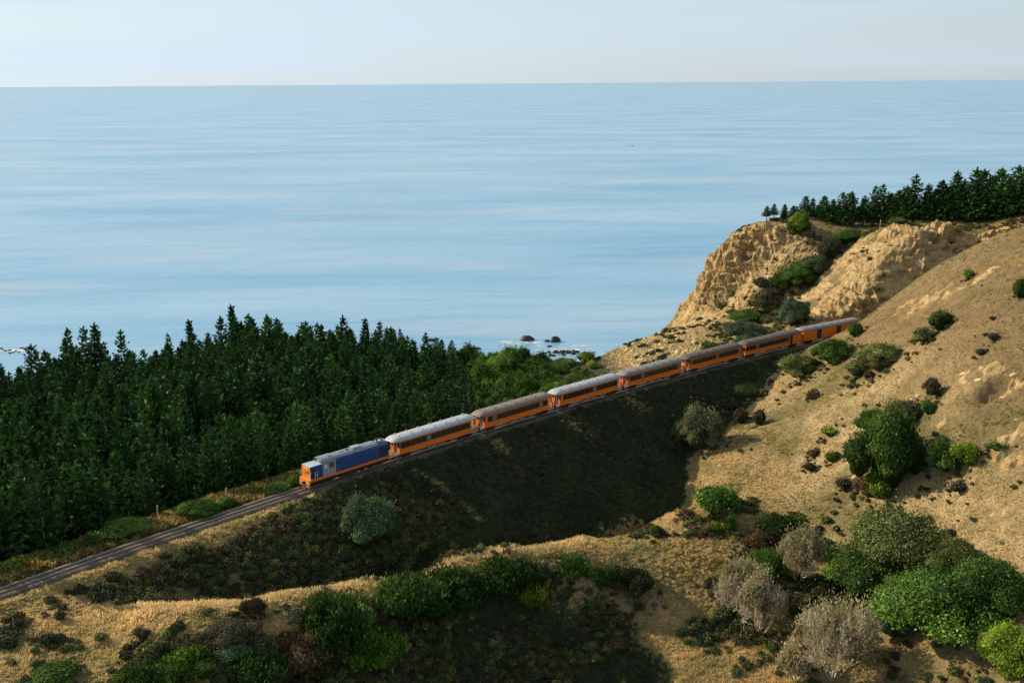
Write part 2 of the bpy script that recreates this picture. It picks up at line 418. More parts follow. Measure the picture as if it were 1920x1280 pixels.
# ---- terrain mesh with rock relief pushed out along the surface normal
nx, ny = len(gx), len(gy)
nrm = np.stack([-gzx, -gzy, np.ones_like(HZ)], -1); nrm /= np.linalg.norm(nrm, axis=-1, keepdims=True)
cl = np.clip(rock, 0, 1)*rel
# gullied, layered cliff relief: vertical ribs along the slope contour plus ledges by height
rib = fbm(GX*1.0, GY*.6, 5.0, 4, 51, ridged=True)*1.25+fbm(GX, GY, 1.8, 3, 52, ridged=True)*.5
_lp = ((HZ+fbm(GX, GY, 12, 2, 53)*2.5+GX*.12)/2.1) % 1
ledge = (sstep(.1, .3, _lp)-sstep(.75, .95, _lp)-.5)*.9
_jit = np.random.default_rng(4).normal(0, .17, GX.shape)
off = cl*(rib*1.5+ledge*1.3+fbm(GX, GY, 1.3, 2, 56)*.5+_jit)*(.35+.95*sstep(-.3, .3, fbm(GX, GY, 13, 2, 57)))+hillrock*(fbm(GX, GY, 2, 3, 54, ridged=True)*.9+.3)
VX = np.stack([GX, GY, HZ], -1)+nrm*off[..., None]
idx = np.arange(nx*ny).reshape(ny, nx)
FQ = np.stack([idx[:-1, :-1], idx[:-1, 1:], idx[1:, 1:], idx[1:, :-1]], -1).reshape(-1, 4)
zero = np.zeros_like(GX)
colA = np.stack([ROCK, painted_shade, np.clip(forestm, 0, 1), np.ones_like(GX)], -1).reshape(-1, 4)
straw = sstep(-.25, .45, fbm(GX, GY, 11, 3, 61)+.25*(HZ > -9)+.45*(GX < 5)*sstep(-9, -6, HZ)*(GD < -4))
straw = straw*(1-.95*hollow(GX, GY))
colB = np.stack([np.clip(np.maximum(talus, beach), 0, 1), straw, sstep(60, 75, GX)*(1-ROCK), np.ones_like(GX)], -1).reshape(-1, 4)

def ground_material():
    m, nt, b = new_mat('ground'); N, L = nt.nodes, nt.links
    def n(t, **k):
        q = N.new(t)
        for a, v in k.items(): setattr(q, a, v)
        return q
    geo = n('ShaderNodeNewGeometry')
    def noise(sc, det=5, ro=.55, vec=None):
        q = n('ShaderNodeTexNoise'); q.inputs['Scale'].default_value = sc; q.inputs['Detail'].default_value = det; q.inputs['Roughness'].default_value = ro
        L.new(vec or geo.outputs['Position'], q.inputs['Vector']); return q.outputs['Fac']
    def ramp(f, stops):
        r = n('ShaderNodeValToRGB'); e = r.color_ramp.elements
        e[0].position, e[0].color = stops[0][0], tuple(stops[0][1])+(1,)
        e[1].position, e[1].color = stops[-1][0], tuple(stops[-1][1])+(1,)
        for p, c in stops[1:-1]:
            q = e.new(p); q.color = tuple(c)+(1,)
        L.new(f, r.inputs['Fac']); return r.outputs['Color']
    def mix(f, a, c):
        q = n('ShaderNodeMix', data_type='RGBA'); L.new(f, q.inputs[0]); L.new(a, q.inputs[6]); L.new(c, q.inputs[7]); return q.outputs[2]
    A = n('ShaderNodeAttribute', attribute_name='maskA'); sA = n('ShaderNodeSeparateColor'); L.new(A.outputs['Color'], sA.inputs['Color'])
    B = n('ShaderNodeAttribute', attribute_name='maskB'); sB = n('ShaderNodeSeparateColor'); L.new(B.outputs['Color'], sB.inputs['Color'])
    grass = ramp(noise(.45, 7, .65), [(.3, (.24, .18, .08)), (.45, (.38, .28, .14)), (.6, (.48, .36, .19)), (.75, (.56, .43, .25))])
    scrub = ramp(noise(.9, 7, .65), [(.3, (.07, .065, .025)), (.5, (.17, .14, .06)), (.7, (.28, .21, .10))])
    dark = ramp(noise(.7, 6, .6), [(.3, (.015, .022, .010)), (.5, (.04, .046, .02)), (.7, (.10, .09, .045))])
    hillg = ramp(noise(.6, 8, .7), [(.3, (.13, .09, .042)), (.48, (.22, .155, .08)), (.7, (.31, .225, .125))])
    # layered sandstone: bands by height, bent by noise
    sep = n('ShaderNodeSeparateXYZ'); L.new(geo.outputs['Position'], sep.inputs['Vector'])
    mp = n('ShaderNodeMapping'); mp.inputs['Scale'].default_value = (.12, .12, 1.3); L.new(geo.outputs['Position'], mp.inputs['Vector'])
    band = noise(1.0, 6, .65, mp.outputs['Vector'])
    rockc = ramp(band, [(.3, (.22, .12, .045)), (.42, (.52, .34, .14)), (.56, (.72, .52, .26)), (.7, (.86, .68, .42))])
    rock2 = ramp(noise(.4, 8, .75), [(.36, (.12, .08, .035)), (.43, (.36, .24, .10)), (.54, (.66, .46, .22)), (.66, (.86, .68, .42))])
    half = n('ShaderNodeMath', operation='MULTIPLY'); half.inputs[1].default_value = 1.0; L.new(noise(.35, 3), half.inputs[0])
    rockm = mix(half.outputs[0], rockc, rock2)
    tal = ramp(noise(.8, 8, .75), [(.32, (.08, .075, .035)), (.45, (.27, .20, .10)), (.6, (.45, .34, .19)), (.75, (.58, .46, .29))])
    c = mix(sB.outputs['Green'], scrub, grass)
    c = mix(sB.outputs['Blue'], c, hillg)
    oc = n('ShaderNodeMapRange'); oc.inputs['From Min'].default_value = .52; oc.inputs['From Max'].default_value = .68; oc.inputs['To Max'].default_value = .6; L.new(noise(.09, 5, .6), oc.inputs['Value'])
    c = mix(oc.outputs['Result'], c, scrub)
    c = mix(sA.outputs['Green'], c, dark)  # dark colour painted in for the shade
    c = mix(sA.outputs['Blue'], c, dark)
    c = mix(sB.outputs['Red'], c, tal)
    # ragged edge for the rock
    ma = n('ShaderNodeMath', operation='ADD'); L.new(sA.outputs['Red'], ma.inputs[0])
    mm = n('ShaderNodeMapRange'); mm.inputs['From Min'].default_value = .3; mm.inputs['From Max'].default_value = .7; mm.inputs['To Min'].default_value = -.35; mm.inputs['To Max'].default_value = .35
    L.new(noise(.9, 6, .7), mm.inputs['Value']); L.new(mm.outputs['Result'], ma.inputs[1])
    mr = n('ShaderNodeMapRange'); mr.inputs['From Min'].default_value = .35; mr.inputs['From Max'].default_value = .6; L.new(ma.outputs[0], mr.inputs['Value'])
    c = mix(mr.outputs['Result'], c, rockm)
    L.new(c, b.inputs['Base Color']); b.inputs['Roughness'].default_value = .95; b.inputs['Specular IOR Level'].default_value = .1
    bu = n('ShaderNodeBump'); bu.inputs['Strength'].default_value = 1.0; bu.inputs['Distance'].default_value = .9
    L.new(noise(1.6, 9, .75), bu.inputs['Height'])
    vo = n('ShaderNodeTexVoronoi', feature='DISTANCE_TO_EDGE'); vo.inputs['Scale'].default_value = 1.0
    mv = n('ShaderNodeMapping'); mv.inputs['Scale'].default_value = (.55, .55, .30); wp = n('ShaderNodeVectorMath', operation='ADD')
    nz = n('ShaderNodeTexNoise'); nz.inputs['Scale'].default_value = .5; nz.inputs['Detail'].default_value = 5; L.new(geo.outputs['Position'], nz.inputs['Vector'])
    sc = n('ShaderNodeVectorMath', operation='SCALE'); sc.inputs['Scale'].default_value = 3.0; L.new(nz.outputs['Color'], sc.inputs[0])
    L.new(geo.outputs['Position'], wp.inputs[0]); L.new(sc.outputs['Vector'], wp.inputs[1]); L.new(wp.outputs['Vector'], mv.inputs['Vector']); L.new(mv.outputs['Vector'], vo.inputs['Vector'])
    cr = n('ShaderNodeMapRange'); cr.inputs['From Max'].default_value = .22; L.new(vo.outputs['Distance'], cr.inputs['Value'])
    h1 = n('ShaderNodeMath', operation='MULTIPLY_ADD'); h1.inputs[1].default_value = .45; L.new(cr.outputs['Result'], h1.inputs[0]); L.new(band, h1.inputs[2])
    h2 = n('ShaderNodeMath', operation='MULTIPLY_ADD'); h2.inputs[1].default_value = 1.3; L.new(noise(.45, 8, .7), h2.inputs[0]); L.new(h1.outputs[0], h2.inputs[2])
    h3 = n('ShaderNodeMath', operation='MULTIPLY'); L.new(h2.outputs[0], h3.inputs[0]); L.new(mr.outputs['Result'], h3.inputs[1])
    bk = n('ShaderNodeBump'); bk.inputs['Strength'].default_value = 1.0; bk.inputs['Distance'].default_value = 1.8
    L.new(h3.outputs[0], bk.inputs['Height']); L.new(bk.outputs['Normal'], bu.inputs['Normal']); L.new(bu.outputs['Normal'], b.inputs['Normal'])
    return m
MT['ground'] = ground_material()
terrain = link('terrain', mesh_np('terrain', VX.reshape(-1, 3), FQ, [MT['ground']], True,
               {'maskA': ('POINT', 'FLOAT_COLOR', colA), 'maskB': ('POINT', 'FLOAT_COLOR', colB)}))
_fr = ROCK[:-1, :-1].ravel() > .35; terrain.data.polygons.foreach_set('use_smooth', ~_fr); terrain.data.update()
tag(terrain, kind='structure')

# ---- sea
SEA = -20.5
def sea_material():
    m, nt, b = new_mat('sea_water'); N, L = nt.nodes, nt.links
    geo = N.new('ShaderNodeNewGeometry')
    def noise(sc, stretch, det=4, ro=.55, rot=.1):
        mp = N.new('ShaderNodeMapping'); mp.inputs['Scale'].default_value = (sc, sc*stretch, sc); mp.inputs['Rotation'].default_value = (0, 0, rot)
        L.new(geo.outputs['Position'], mp.inputs['Vector'])
        q = N.new('ShaderNodeTexNoise'); q.inputs['Scale'].default_value = 1; q.inputs['Detail'].default_value = det; q.inputs['Roughness'].default_value = ro
        q.inputs['Distortion'].default_value = .4
        L.new(mp.outputs['Vector'], q.inputs['Vector']); return q.outputs['Fac']
    big = noise(.0035, 3.2, 5, .55)
    r = N.new('ShaderNodeValToRGB'); e = r.color_ramp.elements
    e[0].position = .3; e[0].color = (.085, .25, .42, 1); e[1].position = .7; e[1].color = (.22, .36, .48, 1)
    L.new(big, r.inputs['Fac'])
    lv = N.new('ShaderNodeMapRange'); lv.inputs['From Min'].default_value = .52; lv.inputs['From Max'].default_value = .75; lv.inputs['To Max'].default_value = .42
    L.new(noise(.006, 3.5, 6, .6, .05), lv.inputs['Value'])
    lm = N.new('ShaderNodeMix'); lm.data_type = 'RGBA'; lm.inputs[7].default_value = (.40, .37, .42, 1)
    L.new(lv.outputs['Result'], lm.inputs[0]); L.new(r.outputs['Color'], lm.inputs[6]); L.new(lm.outputs[2], b.inputs['Base Color'])
    b.inputs['IOR'].default_value = 1.33; b.inputs['Specular IOR Level'].default_value = .5
    rr = N.new('ShaderNodeMapRange'); rr.inputs['To Min'].default_value = .16; rr.inputs['To Max'].default_value = .38
    L.new(noise(.006, 4, 5), rr.inputs['Value']); L.new(rr.outputs['Result'], b.inputs['Roughness'])
    b1 = N.new('ShaderNodeBump'); b1.inputs['Strength'].default_value = .5; b1.inputs['Distance'].default_value = 2.2
    L.new(noise(.022, 3.5, 5, .5), b1.inputs['Height'])
    b2 = N.new('ShaderNodeBump'); b2.inputs['Strength'].default_value = .2; b2.inputs['Distance'].default_value = .35
    L.new(noise(.16, 2.4, 4, .6, -.1), b2.inputs['Height']); L.new(b1.outputs['Normal'], b2.inputs['Normal'])
    L.new(b2.outputs['Normal'], b.inputs['Normal'])
    return m
MT['sea'] = sea_material()
sv = [(-300000, 230, SEA), (300000, 230, SEA), (300000, 300000, SEA), (-300000, 300000, SEA)]
sea = link('sea', mesh_np('sea', sv, np.array([(0, 1, 2, 3)]), [MT["sea"]])); tag(sea, kind='structure')

# ------------------------------------------------------------------ railway track
def sweep(name, d0, d1, z0, z1, s0, s1, step, mat, parent, extra=None):
    """a strip with a box section swept along the line"""
    ss = np.arange(s0, s1+.01, step); P = np.array([tpos(s) for s in ss])
    c, sn = np.cos(P[:, 2]), np.sin(P[:, 2])
    prof = extra or [(d0, z0), (d1, z0), (d1, z1), (d0, z1)]
    k = len(prof); V = np.zeros((len(ss), k, 3))
    for j, (d, z) in enumerate(prof):
        V[:, j, 0] = P[:, 0]-sn*d; V[:, j, 1] = P[:, 1]+c*d; V[:, j, 2] = z
    i = np.arange(len(ss)-1)[:, None]*k; j = np.arange(k)[None]; jn = (j+1) % k
    Fc = np.stack([i+j, i+jn, i+k+jn, i+k+j], -1).reshape(-1, 4)
    return link(name, mesh_np(name, V.reshape(-1, 3), Fc, [mat]), parent)

def ballast_material():
    m, nt, b = new_mat('ballast_stone'); N, L = nt.nodes, nt.links
    geo = N.new('ShaderNodeNewGeometry'); v = N.new('ShaderNodeTexVoronoi'); v.inputs['Scale'].default_value = 11
    L.new(geo.outputs['Position'], v.inputs['Vector'])
    no = N.new('ShaderNodeTexNoise'); no.inputs['Scale'].default_value = .8; no.inputs['Detail'].default_value = 7; L.new(geo.outputs['Position'], no.inputs['Vector'])
    r = N.new('ShaderNodeValToRGB'); r.color_ramp.elements[0].color = (.035, .029, .024, 1); r.color_ramp.elements[1].color = (.14, .112, .085, 1)
    r2 = N.new('ShaderNodeValToRGB'); r2.color_ramp.elements[0].position = .3; r2.color_ramp.elements[1].position = .7
    r2.color_ramp.elements[0].color = (.6, .55, .5, 1); r2.color_ramp.elements[1].color = (1.2, 1.05, .95, 1)
    L.new(v.outputs['Color'], r.inputs['Fac']); L.new(no.outputs['Fac'], r2.inputs['Fac'])
    mx = N.new('ShaderNodeMix'); mx.data_type = 'RGBA'; mx.blend_type = 'MULTIPLY'; mx.inputs[0].default_value = 1
    L.new(r.outputs['Color'], mx.inputs[6]); L.new(r2.outputs['Color'], mx.inputs[7]); L.new(mx.outputs[2], b.inputs['Base Color'])
    b.inputs['Roughness'].default_value = .95
    bu = N.new('ShaderNodeBump'); bu.inputs['Strength'].default_value = .7; bu.inputs['Distance'].default_value = .08
    L.new(v.outputs['Distance'], bu.inputs['Height']); L.new(bu.outputs['Normal'], b.inputs['Normal'])
    return m
MT['ballast'] = ballast_material()
tx0, ty0, ta0 = tpos(-40)
track = link('railway_track', None)
tag(track, 'single railway line on grey ballast, two rails curving away under the train', 'railway track')
sweep('ballast', 0, 0, 0, 0, -85, 165, 1.0, MT['ballast'], track, [(-2.15, -.85), (2.5, -.85), (1.5, -.24), (1.08, -.15), (-1.08, -.15), (-1.5, -.24)])
for sg in (-1, 1):
    c = sg*.555
    r_ = sweep('rail', 0, 0, 0, 0, -85, 165, 1.0, MT['steel'], track,
          [(c-.07, -.15), (c+.07, -.15), (c+.07, -.13), (c+.02, -.12), (c+.02, -.035), (c-.02, -.035), (c-.02, -.12), (c-.07, -.13)])
    sweep('rail_head', c-.036, c+.036, -.0345, 0.0, -85, 165, 1.0, MT['rail_top'], r_)
slm = MB().cbox((0, 0, -.235), (.24, 2.35, .17)).mesh('sleeper', MT['sleeper'])
s_ = -84.0
for k in range(300):
    x, y, a = tpos(s_); o = link('sleeper', slm, track, (x+random.uniform(-.02, .02), y, random.uniform(-.03, -.006)), a+random.uniform(-.02, .02)); s_ += .72

# ------------------------------------------------------------------ train
# vehicle axes: +x towards the rear of the train, +y towards the sea, z = 0 on the rails
def wheelset_bogie(parent, x, wb=1.9, axles=2):
    b = MB()
    n = axles
    for sg in (-1, 1):
        b.box((x-wb/2-.45, sg*.82-.06, .38), (x+wb/2+.45, sg*.82+.06, .62))
        b.box((x-.35, sg*.80-.1, .22), (x+.35, sg*.80+.1, .42))
        for i in range(n):
            xx = x-wb/2+wb*i/(n-1); b.box((xx-.14, sg*.84-.08, .3), (xx+.14, sg*.84+.09, .58))
    b.box((x-.25, -.85, .42), (x+.25, .85, .6))
    bg = b.build('bogie', MT['black'], parent)
    wm = MB()
    wm.disc((0, -.545, 0), (0, 1, 0), .38, .11, 14).disc((0, .545, 0), (0, 1, 0), .38, .11, 14).disc((0, 0, 0), (0, 1, 0), .06, 1.1, 6)
    me = wm.mesh('wheel', MT['black'])
    for i in range(n): link('wheelset', me, bg, (x-wb/2+wb*i/(n-1), 0, .38))
    return bg

def roof_ring(x, hw, ze, zr, k=12, sq=1.0):
    """half section of a rounded roof: eaves at ze, ridge at zr"""
    P = []
    for j in range(k+1):
        a = math.pi*j/k; c, s2 = math.cos(a), math.sin(a)
        P.append((x, hw*math.copysign(abs(c)**.85, c), ze+(zr-ze)*s2**.85))
    P.append((x, -hw, ze-.06)); P.append((x, hw, ze-.06))
    return P

def make_carriage(s, L, roofmat, kind, label):
    x, y, a = tpos(s+L/2); xa, ya, _ = tpos(s+2.5); xb, yb, _ = tpos(s+L-2.5)
    a = math.atan2(yb-ya, xb-xa)
    root = link('luggage_van' if kind == 'van' else 'railway_carriage', None, None, ((xa+xb)/2, (ya+yb)/2, 0), a)
    tag(root, label, 'luggage van' if kind == 'van' else 'railway carriage', 'vehicles of the vintage train')
    h = L/2; hw = 1.27; z0, z1 = .92, 3.12; zr = 3.72
    vest = 1.15 if kind in ('car', 'combo') else .0
    e = h-.12
    if kind == 'car': bx0, bx1 = -e+vest, e-vest
    elif kind == 'combo': bx0, bx1 = -e, e
    else: bx0, bx1 = -e, e
    # ---- body shell
    b = MB(); zb0, zb1 = 1.80, 2.84             # window band
    if kind == 'van':
        b.box((bx0, -hw, z0), (bx1, hw, z1))
        body = b.build('body', MT['orange'], root)
        ds = [(-L*.22, 1.5), (L*.13, 1.5)]
        for dx, w in ds:
            for sg in (-1, 1):
                d = MB().cbox((dx, sg*(hw+.012), (z0+z1)/2-.02), (w, .05, z1-z0-.16)).build('sliding_door', MT['darkdoor'], root)
                MB().cbox((dx+w/2-.12, sg*(hw+.05), 1.9), (.05, .04, .3)).build('handle', MT['under'], d)
        for q in np.linspace(bx0+.05, bx1-.05, 15):
            if all(abs(q-dx) > w/2 for dx, w in ds):
                for sg in (-1, 1): MB().cbox((q, sg*(hw+.012), (z0+z1)/2), (.05, .03, z1-z0)).build('batten', MT['orange'], root)
    else:
        bag = L*.18 if kind == 'combo' else 0
        lx0, lx1 = bx0, bx1
        wx0 = bx0+(.45 if roofmat in (MT['roof2'], MT['roof3']) else .08); wx1 = bx1-.25-(bag if bag else 0)
        b.box((lx0, -hw, z0), (lx1, hw, zb0)); b.box((lx0, -hw, zb1), (lx1, hw, z1))
        b.box((lx0, -hw, zb0), (wx0, hw, zb1)); b.box((wx1, -hw, zb0), (lx1, hw, zb1))
        body = b.build('body', MT['orange'], root)
        for sg in (-1, 1):
            MB().box((wx0, min(sg*(hw-.06), sg*(hw-.02)), zb0), (wx1, max(sg*(hw-.06), sg*(hw-.02)), zb1)).build('window_band', MT['band'], root)
            MB().cbox(((lx0+lx1)/2, sg*(hw+.015), zb0-.03), (lx1-lx0, .03, .05)).build('waist_rail', MT['orange'], root)
        nwin = int((wx1-wx0)/1.02)
        step = (wx1-wx0)/nwin
        for k in range(nwin):
            for sg in (-1, 1):
                cx = wx0+step*(k+.5)
                blind = (sg < 0 and ((k*7+int(s)) % 5 == 0))
                f = MB(); yy = sg*(hw-.012)
                f.cbox((cx, yy, zb0+.06), (step*.82, .025, .05)).cbox((cx, yy, zb1-.06), (step*.82, .025, .05))
                f.cbox((cx-step*.39, yy, (zb0+zb1)/2), (.05, .025, zb1-zb0-.16)).cbox((cx+step*.39, yy, (zb0+zb1)/2), (.05, .025, zb1-zb0-.16))
                w = f.build('window', MT['band'], root)
                MB().cbox((cx, sg*(hw-.017), (zb0+zb1)/2), (step*.74, .012, zb1-zb0-.18)).build('pane', MT['blind'] if blind and k % 2 else MT['window'], w)
        if kind == 'combo':
            for sg in (-1, 1):
                d = MB().cbox((bx1-bag-.2, sg*(hw+.012), (z0+z1)/2), (.75, .04, z1-z0-.1)).build('door', MT['darkdoor'], root)
    # ---- ends
    for sg in (-1, 1):
        ex = bx0 if sg < 0 else bx1
        openend = kind == 'car' or (kind == 'combo' and sg < 0)
        d = MB().cbox((ex+sg*.02, 0, 1.95), (.05, .78, 1.95)).build('end_door', MT['darkdoor'], root)
        if kind != 'van':
            for q in (-.82, .82):
                MB().cbox((ex+sg*.02, q, 2.3), (.045, .42, .72)).build('end_window', MT['window'], root)
        if kind == 'car':
            pe = sg*e
            MB().box((min(ex, pe), -hw, z0-.02), (max(ex, pe), hw, z0+.07)).build('platform', MT['under'], root)
            for q in (-1, 1):
                # outer screen beside the gangway: orange quarter panels as on the photograph
                pnl = MB().box((min(pe, pe-sg*.06), min(q*.62, q*hw), z0+.07), (max(pe, pe-sg*.06), max(q*.62, q*hw), z1-.02 if q > 0 else 1.95))
                pnl.build('platform_screen', MT['orange'], root)
                rl = MB()
                for zz in (1.35, 1.75): rl.tube([(pe, q*(hw-.03), zz), (ex, q*(hw-.03), zz)], .018, 4)
                for xx in (pe*1.0, (pe+ex)/2): rl.tube([(xx, q*(hw-.03), z0), (xx, q*(hw-.03), z1)], .022, 4)
                rl.build('handrail', MT['white'] if q < 0 and int(s) % 3 == 0 else MT['under'], root)
                MB().box((min(ex, pe)+.05, q*(hw+.02)-.12, .42), (max(ex, pe)-.05, q*(hw+.02)+.1, .47)).box((min(ex, pe)+.1, q*(hw-.1)-.1, .66), (max(ex, pe)-.1, q*(hw-.1)+.1, .70)).build('step', MT['under'], root)
    # ---- roof: barrel roof whose ends curve down
    rings = []
    rr = h+.02
    for t in (0, .12, .3, .55, .85, 1.25):
        q = math.sin(min(1, t/1.25)*math.pi/2) if kind != 'van' else 1.0
        rings.append(roof_ring(-rr+t, (hw+.10)*(.80+.20*q), z1, z1+(zr-z1)*(.16+.84*q)))
    rings2 = [roof_ring(-p[0][0], 0, 0, 0) for p in rings]
    end = [[(-q[0], q[1], q[2]) for q in r] for r in rings[::-1]]
    MB().loft(rings+end).build('roof', roofmat, root, smooth=True)
    nv = 7
    for k in range(nv):
        for q in (-.62, .62):
            if kind == 'van' and q > 0: continue
            vx = -h+1.6+(L-3.2)*k/(nv-1)
            zz = z1+(zr-z1)*.88
            v = MB().disc((vx, q, zz+.05), (0, 0, 1), .06, .2, 8); v.cbox((vx, q, zz+.17), (.3, .16, .1))
            v.build('roof_vent', roofmat, root)
    # ---- underframe
    u = MB()
    u.box((-e, -.95, .74), (e, -.83, z0-.03)).box((-e, .83, .74), (e, .95, z0-.03)).box((-e, -.83, .78), (e, .83, z0-.03))
    u.build('underframe', MT['black'], root)
    t = MB(); w2 = L*.2
    for sg in (-1, 1):
        t.tube([(-L*.30, sg*1.18, .8), (-w2*.5, sg*1.18, .42), (w2*.5, sg*1.18, .42), (L*.30, sg*1.18, .8)], .025, 4)
        t.box((-w2*.5-.04, sg*1.18-.03, .42), (-w2*.5+.04, sg*1.18+.03, .8)); t.box((w2*.5-.04, sg*1.18-.03, .42), (w2*.5+.04, sg*1.18+.03, .8))
    t.build('truss_rod', MT['under'], root)
    MB().box((-1.9, -1.28, .38), (-.2, -.72, .76)).build('battery_box', MT['under'], root)
    MB().box((.3, -1.28, .42), (1.7, -.72, .74)).build('battery_box', MT['under'], root)
    MB().box((-2.8, -1.34, .30), (2.9, -1.12, .35)).build('footboard', MT['under'], root)
    MB().disc((2.6, -.6, .55), (1, 0, 0), .2, 1.1, 10).build('air_tank', MT['black'], root)
    for sg in (-1, 1):
        wheelset_bogie(root, sg*(h-2.4))
        MB().box((min(sg*(h-.2), sg*(h+.32)), -.12, .72), (max(sg*(h-.2), sg*(h+.32)), .12, .92)).build('coupler', MT['black'], root)
    return root

def make_locomotive(s, L=15.0):
    xa, ya, _ = tpos(s+2.5); xb, yb, _ = tpos(s+L-2.5)
    root = link('diesel_locomotive', None, None, ((xa+xb)/2, (ya+yb)/2, 0), math.atan2(yb-ya, xb-xa))
    tag(root, 'blue diesel locomotive with orange nose and sill heading the train', 'locomotive', 'vehicles of the vintage train')
    h = L/2; hw = 1.26
    X = lambda t: -h+t
    zf = 1.32
    sill = MB().box((X(.15), -hw-.04, zf-.32), (X(L-.1), hw+.04, zf)); sill.build('sill', MT['orange'], root)
    fr = MB().box((X(.3), -.9, .62), (X(L-.3), .9, zf-.325)); fr.build('underframe', MT['black'], root)
    # short hood
    nt_ = 3.22
    b = MB(); b.loft([[(X(.42), -1.02, zf), (X(.42), 1.02, zf), (X(.42), 1.02, nt_-.1), (X(.42), .92, nt_), (X(.42), -.92, nt_), (X(.42), -1.02, nt_-.1)],
                      [(X(2.55), -1.02, zf), (X(2.55), 1.02, zf), (X(2.55), 1.02, nt_-.1), (X(2.55), .92, nt_), (X(2.55), -.92, nt_), (X(2.55), -1.02, nt_-.1)]])
    hood = b.build('short_hood', MT['blue'], root)
    MB().box((X(.40), -1.04, nt_+.002), (X(2.6), 1.04, nt_+.04)).build('hood_top', MT['hood_top'], hood)
    fp = MB().box((X(.33), -1.03, zf), (X(.415), 1.03, nt_)).build('nose_panel', MT['orange_dirty'], root)
    MB().cbox((X(.31), -.30, 2.95), (.04, .34, .2)).build('number_board', MT['white'], fp)
    for q in (.2, -.02): MB().disc((X(.30), q+.12, 2.95), (1, 0, 0), .09, .08, 10).build('headlight', MT['white'], fp)
    MB().cbox((X(.31), .45, 2.2), (.04, .5, 1.3)).build('nose_door', MT['orange_dirty'], fp)
    MB().cbox((X(.305), -.45, 2.35), (.04, .4, .35)).build('nose_grille', MT['darkdoor'], fp)
    MB().box((X(.6), -1.035, 1.6), (X(1.25), -1.022, 2.9)).build('hood_door', MT['black'], root)
    # pilot, buffer beam
    MB().box((X(0), -1.28, .78), (X(.16), 1.28, zf+.02)).build('headstock', MT['orange_dirty'], root)
    for q in (-.82, .82):
        MB().loft([[(X(-.05), q-.40, .20), (X(-.05), q+.40, .20), (X(-.05), q+.40, .80), (X(-.05), q-.40, .80)],
                   [(X(.12), q-.44, .20), (X(.12), q+.44, .20), (X(.12), q+.44, .80), (X(.12), q-.44, .80)]]).build('step_panel', MT['orange_dirty'], root)
        MB().cbox((X(-.12), q, .45), (.16, .55, .05)).cbox((X(-.12), q, .75), (.16, .55, .05)).build('step', MT['under'], root)
    cwc = MB()
    for k in range(7):
        q = -.6+.2*k; cwc.tube([(X(.1), q, .75), (X(-.32+abs(q)*.35), q*1.1, .16)], .035, 4)
    cwc.tube([(X(.1), -.68, .16), (X(-.34), 0, .14), (X(.1), .68, .16)], .04, 4)
    cwc.build('cowcatcher', MT['orange_dirty'], root)
    MB().box((X(-.35), -.14, .72), (X(.1), .14, .98)).build('coupler', MT['black'], root)
    # cab with rounded roof
    def sec(x, w, ze, zr, z=zf):
        r = [(x, -w, z), (x, w, z)]
        for j in range(9):
            a = math.pi*j/8; r.append((x, w*math.copysign(abs(math.cos(a))**.6, math.cos(a)), ze+(zr-ze)*math.sin(a)**.8))
        return r
    cb = MB().loft([sec(X(2.5), 1.24, 3.18, 3.86), sec(X(4.75), 1.24, 3.18, 3.86)])
    cab = cb.build('cab', MT['cab_grey'], root, smooth=False)
    MB().loft([[(x, y*1.02+0, z+.025) for (_, y, z) in sec(0, 1.24, 3.18, 3.86)[2:]] for x in (X(2.35), X(4.8))], closed=False, caps=False).build('cab_roof', MT['loco_roof'], cab, smooth=True)
    for sg in (-1, 1):
        w = MB().cbox((X(4.0), sg*1.245, 2.75), (.85, .05, .72)).build('cab_window', MT['brownwin'], cab)
        MB().cbox((X(2.95), sg*1.25, 2.72), (.28, .05, .6)).build('quarter_window', MT['white'], cab)
        MB().cbox((X(3.35), sg*1.27, 2.3), (.04, .04, 1.2)).build('grab_rail', MT['white'], cab)
        MB().cbox((X(2.47), sg*.72, 3.38), (.05, .72, .34)).build('windscreen', MT['window'], cab)
    # long hood
    lh = MB().loft([sec(X(4.75), 1.16, 3.12, 3.80), sec(X(12.8), 1.16, 3.12, 3.80)])
    hood2 = lh.build('long_hood', MT['blue'], root, smooth=False)
    MB().loft([[(x, y*1.02, z+.025) for (_, y, z) in sec(0, 1.16, 3.12, 3.80)[3:-1]] for x in (X(4.82), X(12.7))], closed=False, caps=False).build('hood_roof', MT['loco_roof'], hood2, smooth=True)
    for k in range(10):
        x = X(4.9+.78*k)
        for sg in (-1, 1): MB().box((x+.03, sg*1.165-.012, 1.5), (x+.73, sg*1.165+.012, 2.95)).build('engine_door', MT['blue'], hood2)
    MB().box((X(9.0), -1.19, 2.35), (X(9.4), -1.17, 2.75)).build('side_vent', MT['black'], hood2)
    MB().box((X(8.4), -.5, 3.66), (X(9.9), .5, 4.02)).box((X(8.9), -.75, 3.60), (X(9.5), .75, 3.86)).build('exhaust_box', MT['cab_grey'], root)
    MB().disc((X(7.6), 0, 3.83), (0, 0, 1), .22, .2, 12).build('exhaust_stack', MT['black'], root)
    MB().cbox((X(6.6), .1, 3.84), (.6, .5, .08)).build('roof_hatch', MT['under'], root)
    MB().cbox((X(4.2), -.4, 3.92), (.5, .14, .14)).build('horn', MT['under'], root)
    # radiator section
    rd = MB().loft([sec(X(12.85), 1.15, 3.05, 3.6), sec(X(14.6), 1.15, 3.05, 3.6)]).build('radiator_housing', MT['blue'], root)
    for sg in (-1, 1):
        gr = MB().cbox((X(13.72), sg*1.165, 2.4), (1.6, .05, 1.5)).build('radiator_grille', MT['grille'], rd)
        for k in range(6): MB().cbox((X(13.72), sg*1.2, 1.85+.22*k), (1.55, .03, .04)).build('slat', MT['black'], gr)
    fan = MB()
    R = .72
